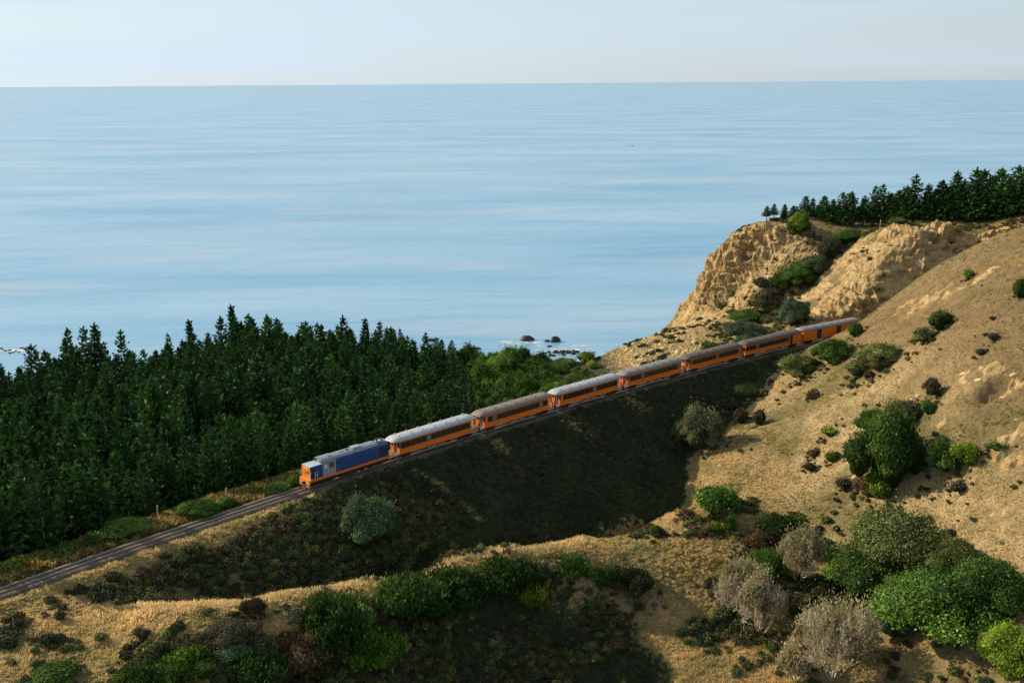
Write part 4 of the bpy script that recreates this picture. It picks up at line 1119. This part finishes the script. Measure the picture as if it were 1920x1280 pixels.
B(1700, 1150, 110, 80, 'mass', 'leaf_yellow', 'yellow-green bush filling the gully between the big thicket and the lumpy tree')
B(1775, 1205, 240, 165, 'lumpy', 'leaf_mid', 'large lumpy-crowned green tree at the lower right', 'tree')
B(1870, 1150, 150, 120, 'lumpy', 'leaf_mid', 'green tree crown behind the large lumpy-crowned tree at the right edge', 'tree')
B(1680, 1195, 110, 90, 'mass', 'leaf_grey', 'grey-green bush at the left foot of the large lumpy tree')
B(1700, 1060, 60, 40, 'round', 'heath', 'brown dead-looking bush between the two thickets')
B(1900, 1275, 120, 120, 'mass', 'leaf_yellow', 'bright yellow-green bush in the bottom right corner')
B(1860, 1245, 40, 44, 'round', 'leaf_olive', 'small olive bush left of the bottom right corner bush')
B(1740, 1060, 60, 40, 'round', 'leaf_olive', 'small olive bush on top of the ridge behind the big thicket')
# broom and gorse on the near side of the spur
B(945, 1110, 130, 80, 'spiky', 'broom', 'tall dark green broom clump on the spur crest, right end of the thicket')
B(850, 1130, 150, 80, 'spiky', 'broom', 'dark green broom clump just left of the crest-top clump')
B(760, 1150, 140, 86, 'spiky', 'broom', 'dark green broom clump in the middle of the spur thicket')
B(1000, 1140, 60, 60, 'spiky', 'leaf_yellow', 'yellow-green flowering bush at the right end of the broom thicket')
B(640, 1200, 150, 96, 'spiky', 'broom', 'dark green broom clump below the pale grass of the spur')
B(700, 1245, 120, 80, 'spiky', 'leaf_bright', 'brighter green broom clump low in the spur thicket')
B(560, 1255, 120, 80, 'spiky', 'heath', 'brown twiggy bush among the broom left of the shadow')
B(600, 1150, 70, 40, 'spiky', 'broom', 'small broom bush at the upper left of the spur thicket')
B(430, 1205, 100, 54, 'mass', 'leaf_dark', 'dark gorse bush flecked with yellow on the left foreground')
B(430, 1240, 80, 44, 'round', 'leaf_grey', 'grey-green cushion bush in front of the dark gorse bush')
B(340, 1275, 130, 70, 'spiky', 'leaf_bright', 'bright green broom clump at the bottom left')
B(250, 1290, 90, 50, 'spiky', 'broom', 'dark green broom clump at the bottom edge, left of the bright one')
B(470, 1285, 120, 70, 'spiky', 'broom', 'dark broom clump at the bottom edge under the grey-green cushion bush')
B(1075, 1085, 64, 50, 'spiky', 'leaf_bright', 'green broom bush right of the crest-top clump')
B(1190, 1110, 90, 56, 'spiky', 'leaf_dark', 'dark scrubby bush on the near side of the spur')
B(1130, 1100, 50, 40, 'spiky', 'broom', 'small dark broom between the green broom and the dark scrubby bush')
B(1160, 1222, 40, 36, 'round', 'heath', 'small pale brown bush alone in the deep foreground shadow')
B(345, 1225, 36, 26, 'small', 'leaf_dark', 'small dark green bush in the pale foreground grass')
B(100, 1285, 90, 40, 'round', 'leaf_mid', 'low green bush at the bottom left edge of the grass')
B(470, 1150, 50, 34, 'spiky', 'heath', 'grey leafless bush on the spur crest')
# strip between the track and the plantation
B(370, 972, 84, 40, 'mass', 'leaf_bright', 'bright green bush beside the track by the tall post')
B(425, 955, 36, 26, 'small', 'leaf_bright', 'small green bush at the foot of the tallest post by the track')
B(230, 1008, 90, 34, 'mass', 'leaf_mid', 'green trackside bush between the bracken patches')
B(178, 1025, 54, 34, 'round', 'leaf_bright', 'small bright green bush left of the other trackside bushes')
B(525, 922, 50, 24, 'round', 'leaf_mid', 'green bush beside the track ahead of the locomotive')
B(552, 912, 30, 26, 'small', 'leaf_yellow', 'yellow-green bush touching the front of the locomotive')
B(120, 1045, 60, 26, 'small', 'leaf_mid', 'low green bush beside the far left of the track')
B(20, 1072, 50, 22, 'small', 'leaf_yellow', 'yellow-green bush at the left edge of the picture beside the track')
# gully behind the train and on the cliffs
B(1398, 636, 88, 44, 'mass', 'leaf_grey', 'grey-green bush mass just behind the carriages under the headland')
B(1400, 605, 64, 34, 'mass', 'leaf_mid', 'green bush on the ledge below the headland face')
B(1440, 585, 60, 50, 'ragged', 'leaf_dark', 'dark scrub in the shaded gully under the headland')
B(1490, 612, 62, 60, 'mass', 'leaf_grey', 'green bush at the foot of the cutting cliff behind the train')
B(1500, 540, 70, 56, 'mass', 'leaf_mid', 'dark green bush at the head of the gully')
B(1530, 520, 60, 50, 'mass', 'leaf_grey', 'grey-green bush right of the dark one at the gully head')
B(1468, 545, 50, 40, 'mass', 'leaf_mid', 'green bush left of the dark one at the gully head')
B(1562, 485, 50, 44, 'mass', 'leaf_dark', 'dark brown-green bush higher up the gully')
B(1590, 458, 56, 36, 'mass', 'leaf_mid', 'green bush near the cliff-top rim between the two cliffs')
B(1500, 438, 44, 44, 'mass', 'leaf_yellow', 'yellow-green bush on the cliff-top rim below the pines')
B(1488, 445, 24, 30, 'small', 'leaf_mid', 'small green bush hanging over the cliff edge')
B(1560, 418, 26, 22, 'round', 'leaf_yellow', 'round light green bush in front of the cliff-top pines')
B(1652, 420, 26, 28, 'round', 'leaf_yellow', 'light green bush beside the lone white cliff-top post')
B(1685, 424, 34, 22, 'round', 'leaf_olive', 'olive bush in front of the tall cliff-top pines')
B(1516, 447, 30, 16, 'small', 'leaf_dark', 'flat dark bush just below the cliff-top rim')
B(1430, 540, 40, 24, 'small', 'leaf_dark', 'dark bush on the ridge crest below the headland face')
B(1370, 560, 20, 18, 'small', 'leaf_olive', 'tiny olive bush on the headland flank')
B(1355, 580, 22, 16, 'small', 'leaf_olive', 'small grey bush lower on the headland flank')
B(1100, 680, 34, 26, 'round', 'leaf_yellow', 'yellow-green bush at the left edge of the boulder slope')
B(1112, 692, 26, 18, 'small', 'leaf_yellow', 'small yellow-green bush nearer the train at the boulder slope edge')
B(1060, 690, 50, 22, 'round', 'leaf_olive', 'olive-brown bush behind the third carriage')

r_ = np.random.default_rng(77)
for i in range(46):
    px, py = [(1395, 610), (1440, 590), (1480, 575), (1520, 530), (1560, 485), (1370, 640)][i % 6]
    px += r_.normal(0, 18); py += r_.normal(0, 11); p = hit(px, py)
    if float(tdist(p[0], p[1])) < 5: continue
    s_b = r_.uniform(1.0, 2.6); key = ['leaf_mid', 'leaf_dark', 'leaf_grey', 'leaf_olive'][int(r_.integers(0, 4))]
    o = link('bush', None, None, (p[0], p[1], p[2]-.3), r_.uniform(0, 6)); o.scale = (s_b, s_b, s_b*r_.uniform(.7, 1.1)); link('crown', crown('round', key, int(i % 2)), o)
    tag(o, {'leaf_mid': 'green', 'leaf_dark': 'dark brown', 'leaf_grey': 'grey-green', 'leaf_olive': 'olive'}[key]+' bush in the scrub filling the gully between headland and cutting cliff', 'bush', 'gully bushes')
# light green scrub wood between plantation and boulder slope
r_ = np.random.default_rng(21); k = 0
SWD = []
sm = [crown('round', 'leaf_mid', 0), crown('round', 'leaf_bright', 1), crown('spiky', 'leaf_mid', 0), crown('mass', 'leaf_mid', 0)]
for i in range(1500):
    x = r_.uniform(-12, 26); y = r_.uniform(165, 268); d = float(tdist(x, y)); z = float(hz(x, y))
    if d < 5.5 or z < -19 or x > 14+.12*(268-y): continue
    if k >= 320: break
    s = r_.uniform(1.5, 3.1)*(1-.35*(d < 10))*(1-.3*(x > 10))
    hz_ = s*r_.uniform(1.1, 1.7)*(1+.6*(d > 30)*(x < 3)-.25*(x > 8)); k += 1; SWD.append((-(d < 14)*9-s, x, y, z-.3, s, hz_))
SWD.sort()
for (_, x, y, z, s, hz_) in SWD[:140]:
    o = link('bush', None, None, (x, y, z), r_.uniform(0, 6.28)); o.scale = (s, s, hz_)
    tag(o, 'light green bush in the scrub wood between the plantation and the boulder slope', 'bush', 'scrub wood bushes')
    link('crown', sm[int(r_.integers(0, 4))], o)
q_ = np.array([t[1:] for t in SWD[140:]]); n = len(q_)
scatter('scrub_wood', sm, q_[:, :3], np.stack([q_[:, 0]*0, q_[:, 0]*0, r_.uniform(0, 6.28, n)], -1), np.stack([q_[:, 3], q_[:, 3], q_[:, 4]], -1), r_.integers(0, 4, n), 'mass of light green scrub wood behind the third and fourth carriages', 'scrub')

# leafless trees
for q, (px, py, w, h, lb) in enumerate([
        (1560, 1275, 155, 128, 'largest pale leafless tree at the bottom, spreading over the gully'),
        (1500, 1095, 80, 84, 'pale leafless tree right of the round deep green tree'),
        (1385, 1150, 82, 84, 'pale leafless tree left of the round deep green tree'),
        (1425, 1190, 84, 92, 'olive-grey leafless tree below the round deep green tree'),
        (1490, 1275, 70, 60, 'small pale leafless bush left of the largest leafless tree')]):
    p = hit(px, py); kk = mpp(p); Hh = h*kk/.85
    o = link('leafless_tree', None, None, (p[0], p[1], p[2])); Rr = w*kk*.5
    link('branches', twig_tree_mesh('branches', MT['bare'], Hh, Rr, 40+q, 1.4), o)
    c_ = link('twig_ends', crown_mesh('twig_ends', MT['haze'], [(l[0]*Rr, l[1]*Rr, l[2]*Hh, l[3]*Rr, l[4]*Rr, l[5]*Hh) for l in dome(16, 1, 1, .36, 50+q, .8, .35)], 5500, .085, 50+q, core=False, spiky=1.2), o)
    tag(o, lb, 'tree', 'pale leafless trees in the foreground gully')

# ------------------------------------------------------------------ rocks
def rock_mesh(name, mat, seed, flat=.7):
    r = np.random.default_rng(seed); nu, nv = 9, 6
    th = np.linspace(0, 2*np.pi, nu, endpoint=False); ph = np.linspace(-1.35, 1.35, nv); T, Ph = np.meshgrid(th, ph)
    q = r.uniform(.72, 1.12, T.shape)
    V = np.stack([q*np.cos(Ph)*np.cos(T), q*np.cos(Ph)*np.sin(T)*.8, q*np.sin(Ph)*flat], -1).reshape(-1, 3)
    V = np.concatenate([V, [[0, 0, -flat], [0, 0, flat*.95]]]); i = np.arange(nv-1)[:, None]*nu; j = np.arange(nu)[None]; jn = (j+1) % nu
    f = np.stack([i+j, i+jn, i+nu+jn, i+nu+j], -1).reshape(-1, 4)
    jj = np.arange(nu); a, b = nu*nv, nu*nv+1; o = (nv-1)*nu
    f3 = np.concatenate([np.stack([jj, np.full(nu, a), (jj+1) % nu], -1), np.stack([o+jj, o+(jj+1) % nu, np.full(nu, b)], -1)])
    return mesh_np(name, V, [f, f3], [mat])
WR = [rock_mesh('sea_rock', MT['wetrock'], i, .55) for i in range(4)]; BR = [rock_mesh('boulder', MT['boulder'], 20+i) for i in range(5)]
def searock(px, py, w, h, label, group=None, k=0):
    p = W(px, py, z=SEA); s = w*mpp(p)/2
    o = link('sea_rock', WR[k % 4], None, (p[0], p[1], SEA+.05), px % 6.28*0+(.3 if k % 2 else 0)); o.scale = (s, s*.8, max(.35, h*mpp(p)/1.0)*1.3)
    tag(o, label, 'rock', group); return o
searock(987, 638, 30, 13, 'large dark wedge-shaped rock in the sea, left of the other big one', k=0)
searock(1041, 640, 24, 14, 'dark square-topped rock in the sea above the rocky shore', k=1)
searock(1026, 640, 12, 5, 'small dark rock in the sea just left of the square-topped one', k=2)
searock(1030, 650, 12, 4, 'low flat rock between the big sea rocks and the shore', k=3)
searock(806, 638, 28, 5, 'low flat reef breaking the water above the plantation edge', k=1)
searock(893, 654, 20, 5, 'low rock at the water edge above the scrub wood', k=2)
searock(1186, 274, 6, 1.2, 'tiny dark speck far out on the sea', k=2)
r_ = np.random.default_rng(31)
for i in range(70):
    px = r_.normal(1062, 26); py = 658+abs(r_.normal(0, 4.5))+abs(px-1062)*.05; s = r_.uniform(3, 10)
    searock(px, py, s, s*.5, 'dark wave-washed rock in the cluster on the shore beyond the third carriage', 'shore rocks', i)
for i in range(16):
    px = r_.uniform(0, 70); searock(px, 655+r_.uniform(-4, 8), r_.uniform(3, 9), 2.5, 'dark rock on the shore beyond the left end of the plantation', 'left shore rocks', i)
# pale boulders on the talus slope
n = 0
for i in range(3000):
    if n >= 150: break
    px = r_.uniform(1095, 1330); py = r_.uniform(600, 712); p = hit(px, py)
    if float(tdist(p[0], p[1])) < 6 or p[2] < -20: continue
    if r_.random() > float(mtalus(p[0], p[1])): continue
    s = r_.uniform(.3, .85)*(1.5 if r_.random() < .08 else 1); o = link('boulder', BR[int(r_.integers(0, 5))], None, (p[0], p[1], p[2]+s*.1), r_.uniform(0, 6.28))
    o.rotation_euler = (r_.uniform(-.5, .5), r_.uniform(-.5, .5), r_.uniform(0, 6.28)); o.scale = (s, s*r_.uniform(.7, 1.1), s*r_.uniform(.6, 1)); n += 1
    tag(o, 'pale sandstone boulder on the rubble slope between the train and the sea', 'boulder', 'talus boulders')
for (px, py, s, lb) in [(1853, 975, .9, 'left of the two pale boulders on the brown bank at the right'), (1882, 978, .75, 'right of the two pale boulders on the brown bank at the right'), (1562, 920, .35, 'small white stone in the grass beside the dark brown bush'), (1835, 712, 1.3, 'big pale rock ledge left of the dark hollow at the right edge'), (1808, 700, 1.3, 'pale rock at the upper end of the big ledge'), (1902, 702, 1.4, 'pale rock right of the dark hollow at the right edge'), (1880, 745, 1.1, 'pale rock below the dark hollow'), (1725, 742, 1.4, 'pale rock in the outcrop left of the small round bush'), (1712, 750, .9, 'smaller pale rock at the left tip of the outcrop'), (1605, 893, 1.2, 'pale exposed rock at the left foot of the tall hillside tree'), (1578, 783, .8, 'brown rock at the eroded scar left of the tall tree'), (1885, 835, 1.3, 'pale rock on the eroded bank at the right'), (1697, 1207, .9, 'long pale stone under the large lumpy-crowned tree')]:
    p = hit(px, py); o = link('boulder', BR[int(px) % 5], None, tuple(p), px % 3.); s *= .5; o.scale = (s*1.3, s*.9, s*.9); o.rotation_euler = (px % 1.3-.6, px % .9-.4, px % 3.); o.location.z -= s*.3; tag(o, lb, 'boulder')
# rubble too small to count
x, y, z, r = pick(60000, 18, 75, 185, 285, 32, lambda x, y: mtalus(x, y)*.5+.25*(mrock(x, y) > .5))
P_, R_, S_, V_ = place(x, y, z, r, .06, .30, 5, .6)
scatter('rubble', BR, P_, R_, S_, V_, 'pale rubble strewn over the cliff foot and the talus slope', 'rubble')

# surf
def foam(px0, px1, py, w, seed, label):
    r = np.random.default_rng(seed); V = []; Q = []
    for k in range(int((px1-px0)*.6)):
        px = r.uniform(px0, px1); p = W(px, py+r.normal()*w, z=SEA+.02); lx, ly = r.uniform(.3, 1.6), r.uniform(.12, .5); n0 = len(V)
        for j in range(7):
            a = 6.283*j/7; q = r.uniform(.6, 1.2); V.append((p[0]+lx*math.cos(a)*q, p[1]+ly*math.sin(a)*q, SEA+.02+.0005*k))
        Q.append([n0+j for j in range(7)])
    o = link('surf', mesh_np('surf', np.array(V), np.array(Q), [MT['foam']])); tag(o, label, 'surf', kind='stuff')
foam(765, 850, 657, 2, 1, 'white surf on the shore above the right end of the plantation')
foam(940, 1010, 642, 2, 2, 'white surf round the wedge-shaped sea rock')
foam(1005, 1110, 655, 5, 3, 'thin surf among the rocks of the shore cluster')
foam(0, 45, 656, 1.5, 4, 'white surf beyond the left end of the plantation')

# ------------------------------------------------------------------ posts and small things
def post(px, py, top, label, group=None, r=.09):
    p = hit(px, py); h = max(.8, (py-top)*mpp(p)/.93)
    b = MB().tube([(0, 0, -.3), (0, 0, h)], [r*1.1, r], 7); o = link('fence_post', b.mesh('fence_post', MT['wood']), None, tuple(p)); o.rotation_euler = (random.uniform(-.04, .04), random.uniform(-.04, .04), 0)
    tag(o, label, 'fence post', group); return o
post(297, 975, 948, 'post in the bracken left of the bright green trackside bush', r=.11)
post(426, 940, 916, 'tallest post beside the track, nearest the locomotive', r=.12)
post(355, 945, 934, 'short post behind the bright green trackside bush')
post(501, 913, 898, 'thin pole beside the track left of the locomotive', r=.05)
post(224, 985, 970, 'short pale-topped post beside the blue plastic')
post(1522, 958, 942, 'left of two thin posts on the slope below the tall hillside tree', r=.06)
post(1581, 958, 939, 'right of two thin posts on the slope below the tall hillside tree', r=.06)
post(1014, 1047, 1033, 'thin post in the pale grass on the spur crest', r=.05)
post(484, 1172, 1155, 'thin post in the foreground grass above the dark gorse bush', r=.05)
post(1649, 436, 414, 'lone pale post standing at the cliff edge above the cutting', r=.10)
for k, (px, top) in enumerate([(1716, 407), (1731, 406), (1748, 405), (1780, 401), (1790, 403), (1795, 403), (1813, 393), (1817, 396), (1822, 395), (1826, 400), (1848, 391), (1892, 388), (1903, 391)]):
    post(px, 414-(px-1716)*.075, top, 'weathered fence post in the row between the cliff-top grass and the pines', 'cliff-top fence posts', .08)
p = hit(195, 982); tb = MB()
tb.loft([[(-1.1, -.5, 0), (-.2, -.7, .05), (.9, -.4, 0), (1.0, .4, .03), (0, .6, .1), (-1, .4, .02)], [(-.7, -.3, .25), (-.2, -.3, .55), (.4, -.2, .2), (.6, .2, .22), (0, .3, .4), (-.6, .2, .2)]])
o = tb.build('plastic_sheet', MT['tarp'], None, loc=(p[0], p[1]+1.0, p[2]+.2)); tag(o, 'crumpled pale blue plastic sheet at the dark plantation edge', 'plastic sheet')

# ------------------------------------------------------------------ grass and low scrub (uncountable)
TF = {k: [tuft_mesh('tuft', MT[k], 60+i, 18, .5) for i in range(3)] for k in ('straw', 'olivegrass', 'shadegrass', 'hay')}
BK = [tuft_mesh('bracken', MT[k_], 70+i, 16, .8, .35, .06, .5) for i, k_ in enumerate(('bracken', 'hay', 'olivegrass', 'leaf_bright'))]
SC = [crown_mesh('scrub', MT[k], dome(4, 1, 1, .5, 80+i), 420, .11, 80+i, core=False) for i, k in enumerate(('leaf_dark', 'heath', 'leaf_olive', 'scrub_green'))]
off_track = lambda x, y: sstep(1.65, 2.1, np.abs(tdist(x, y)-.4*(x > -28)))
def m_straw(x, y):
    return off_track(x, y)*(1-mshade(x, y))*(1-mrock(x, y)*.95)*(tdist(x, y) < 0)*np.clip(.25+.9*mstraw(x, y), 0, 1)*(1-.9*hollow(x, y))
x, y, z, r = pick(1100000, -90, 135, 75, 225, 41, lambda x, y: m_straw(x, y)*np.clip(1.25-y/190., .35, 1))
P_, R_, S_, V_ = place(x, y, z, r, .4, .95, 3); S_ *= (1-.58*sstep(28, 50, x))[:, None]; hm = (r.random(len(x)) < .85*sstep(34, 52, x+.25*(y-150)))
scatter('dry_grass', TF['straw'], P_[~hm], R_[~hm], S_[~hm], V_[~hm], 'pale dry grass covering the spur and the lower hillside', 'grass')
scatter('hillside_grass', TF['hay'], P_[hm], R_[hm], S_[hm], V_[hm], 'brownish dry grass on the right hillside', 'grass'); print('straw', len(x))
x, y, z, r = pick(200000, -90, 135, 75, 225, 42, lambda x, y: off_track(x, y)*(1-mshade(x, y))*(1-mrock(x, y))*(tdist(x, y) < 0)*np.clip(1.05-mstraw(x, y)-.3*sstep(40, 60, x), .0, 1)*sstep(-.25, .3, fbm(x, y, 5, 3, 97))*np.clip(1.25-y/190., .35, 1))
P_, R_, S_, V_ = place(x, y, z, r, .5, 1.2, 3); scatter('rough_grass', TF['olivegrass'], P_, R_, S_, V_, 'greener rough grass mixed into the dry slopes', 'grass'); print('olive', len(x))
x, y, z, r = pick(300000, -90, 90, 80, 225, 43, lambda x, y: off_track(x, y)*mshade(x, y)*(tdist(x, y) < 0))
P_, R_, S_, V_ = place(x, y, z, r, .6, 1.3, 3); scatter('shade_painted_grass', TF['shadegrass'], P_, R_, S_, V_, 'rough grass with shade painted into its colour on the embankment and gully sides', 'grass'); print('dark', len(x))
# far side of the line and the cliff tops
x, y, z, r = pick(200000, -90, 190, 80, 320, 44, lambda x, y: off_track(x, y)*(tdist(x, y) > 0)*np.clip(1-mrock(x, y)*.97+.5*sstep(.05, .3, fbm(x, y, 5, 3, 62)), 0, 1)*(hz(x, y) > -18.5)*np.where(x < 25, (tdist(x, y) < 9)*.9, .55))
P_, R_, S_, V_ = place(x, y, z, r, .5, 1.0, 3); scatter('cliff_grass', TF['olivegrass'], P_, R_, S_, V_, 'rough grass beyond the track, on the talus and the cliff top', 'grass')
# bracken along the far side of the track
x, y, z, r = pick(90000, -80, -24, 85, 165, 45, lambda x, y: (tdist(x, y) > 2.2)*(tdist(x, y) < 9)*sstep(-.25, .1, fbm(x, y, 6, 2, 90)+.15))
P_, R_, S_, V_ = place(x, y, z, r, .6, 1.25, 4); scatter('bracken', BK, P_, R_, S_, V_, 'rusty bracken along the far side of the track', 'bracken')
# low scrub
def m_scrub(x, y):
    d = tdist(x, y)
    lft = (x < -12)*(d < -4)*(d > -26)*sstep(-.15, .35, fbm(x, y, 5, 3, 91))
    cd = np.min([np.hypot(x-c[0], y-c[1]) for c in CREST], axis=0)
    lft = lft*sstep(3, 6, cd)
    spur = (x > -45)*(y < 128)*(d < -26)*(hz(x, y) < -6.5)*sstep(-.1, .3, fbm(x, y, 6, 3, 92))
    spur = spur*sstep(-62, -20, x+.0*y)
    gul = (x > 15)*(y < 150)*(hz(x, y) < -5.5)*sstep(0, .35, fbm(x, y, 7, 3, 93))
    deep = (x < -8)*(d < -9)*(x > -52)*(base_low(x, y) < -5.0)*sstep(-.35, .05, fbm(x, y, 4, 3, 98))*sstep(2, 4, cd)
    return np.clip(lft*.4+spur*.5+gul*.3+deep+.8*hollow(x, y)*sstep(-.45, .0, fbm(x, y, 3, 3, 99))*(x < -14), 0, 1)
def base_low(x, y): return hz(x, y)
x, y, z, r = pick(60000, -70, 70, 78, 190, 46, m_scrub)
P_, R_, S_, V_ = place(x, y, z-.1, r, .35, .95, 4, .2); scatter('low_scrub', SC, P_, R_, S_, V_, 'low brown and dark green scrub on the gully sides', 'scrub'); print('scrub', len(x))
x, y, z, r = pick(9000, -20, 60, 140, 215, 47, lambda x, y: mshade(x, y)*sstep(.05, .4, fbm(x, y, 5, 3, 94)))
P_, R_, S_, V_ = place(x, y, z-.1, r, .3, .8, 1, .2); scatter('slope_scrub', [SC[0]], P_, R_, S_, V_, 'dark scrub dotted over the shaded embankment side', 'scrub')
x, y, z, r = pick(12000, 30, 150, 190, 300, 48, lambda x, y: (tdist(x, y) > 4)*(hz(x, y) > -19)*(1-.6*mrock(x, y))*sstep(.0, .3, fbm(x, y, 6, 3, 95)))
P_, R_, S_, V_ = place(x, y, z-.1, r, .25, .8, 4, .2); scatter('cliff_scrub', SC, P_, R_, S_, V_, 'low scrub on the cliff ledges and talus', 'scrub')
x, y, z, r = pick(6000, 20, 135, 95, 215, 49, lambda x, y: (tdist(x, y) < -4)*(1-mshade(x, y))*(1-mrock(x, y))*sstep(.2, .5, fbm(x, y, 8, 3, 96))*.35)
P_, R_, S_, V_ = place(x, y, z-.08, r, .2, .6, 3, .2); scatter('hill_scrub', SC[:3], P_, R_, S_, V_, 'small brown scrub dotted over the right hillside', 'scrub')

# ragged skirts of low growth round the bushes, and pale grass streaks on the shaded embankment
r = np.random.default_rng(61); q_ = []
for (bx, by, w_) in SKIRT:
    for k in range(int(4+5*w_)):
        a = r.uniform(0, 6.283); q = w_*r.uniform(.75, 1.45); x, y = bx+q*math.cos(a), by+q*math.sin(a)
        if abs(float(tdist(x, y))) < 3.2: continue
        q_.append((x, y, float(hz(x, y))-.05, r.uniform(.18, .5)*min(1.6, .6+w_*.3)))
q_ = np.array(q_); n = len(q_)
scatter('bush_undergrowth', SC+[crown_mesh('scrub', MT['leaf_pale'], dome(4, 1, 1, .5, 85), 420, .11, 85, core=False)], q_[:, :3], np.stack([r.normal(0, .2, n), r.normal(0, .2, n), r.uniform(0, 6, n)], -1), np.stack([q_[:, 3]]*3, -1), r.integers(0, 5, n), 'low ragged growth round the feet of the bushes', 'scrub')
q_ = []
def streak(a, b, n, w):
    for k in range(n):
        t = r.random(); p = hit(a[0]+(b[0]-a[0])*t, a[1]+(b[1]-a[1])*t); q_.append((p[0]+r.normal()*w, p[1]+r.normal()*w))
streak((748, 870), (830, 915), 260, .25); streak((830, 915), (905, 980), 160, .35); streak((915, 825), (950, 845), 130, .7); streak((1060, 790), (1110, 815), 150, .8); streak((1170, 748), (1215, 765), 110, .7)
q_ = np.array(q_); P_, R_, S_, V_ = place(q_[:, 0], q_[:, 1], hz(q_[:, 0], q_[:, 1]), r, .5, 1.0, 3)
scatter('pale_grass_streaks', TF['straw'], P_, R_, S_, V_, 'pale dry grass streaks running down the shaded embankment', 'grass')
q_ = []
for a, b in zip(CREST[:-1], CREST[1:]):
    for k in range(330):
        t = r.random(); q_.append((a[0]+(b[0]-a[0])*t+r.normal()*1.0, a[1]+(b[1]-a[1])*t-.6+r.normal()*1.0))
q_ = np.array(q_); P_, R_, S_, V_ = place(q_[:, 0], q_[:, 1], hz(q_[:, 0], q_[:, 1]), r, .9, 1.5, 3)
scatter('crest_grass', TF['straw'], P_, R_, S_, V_, 'tall pale grass standing along the spur crest', 'grass')
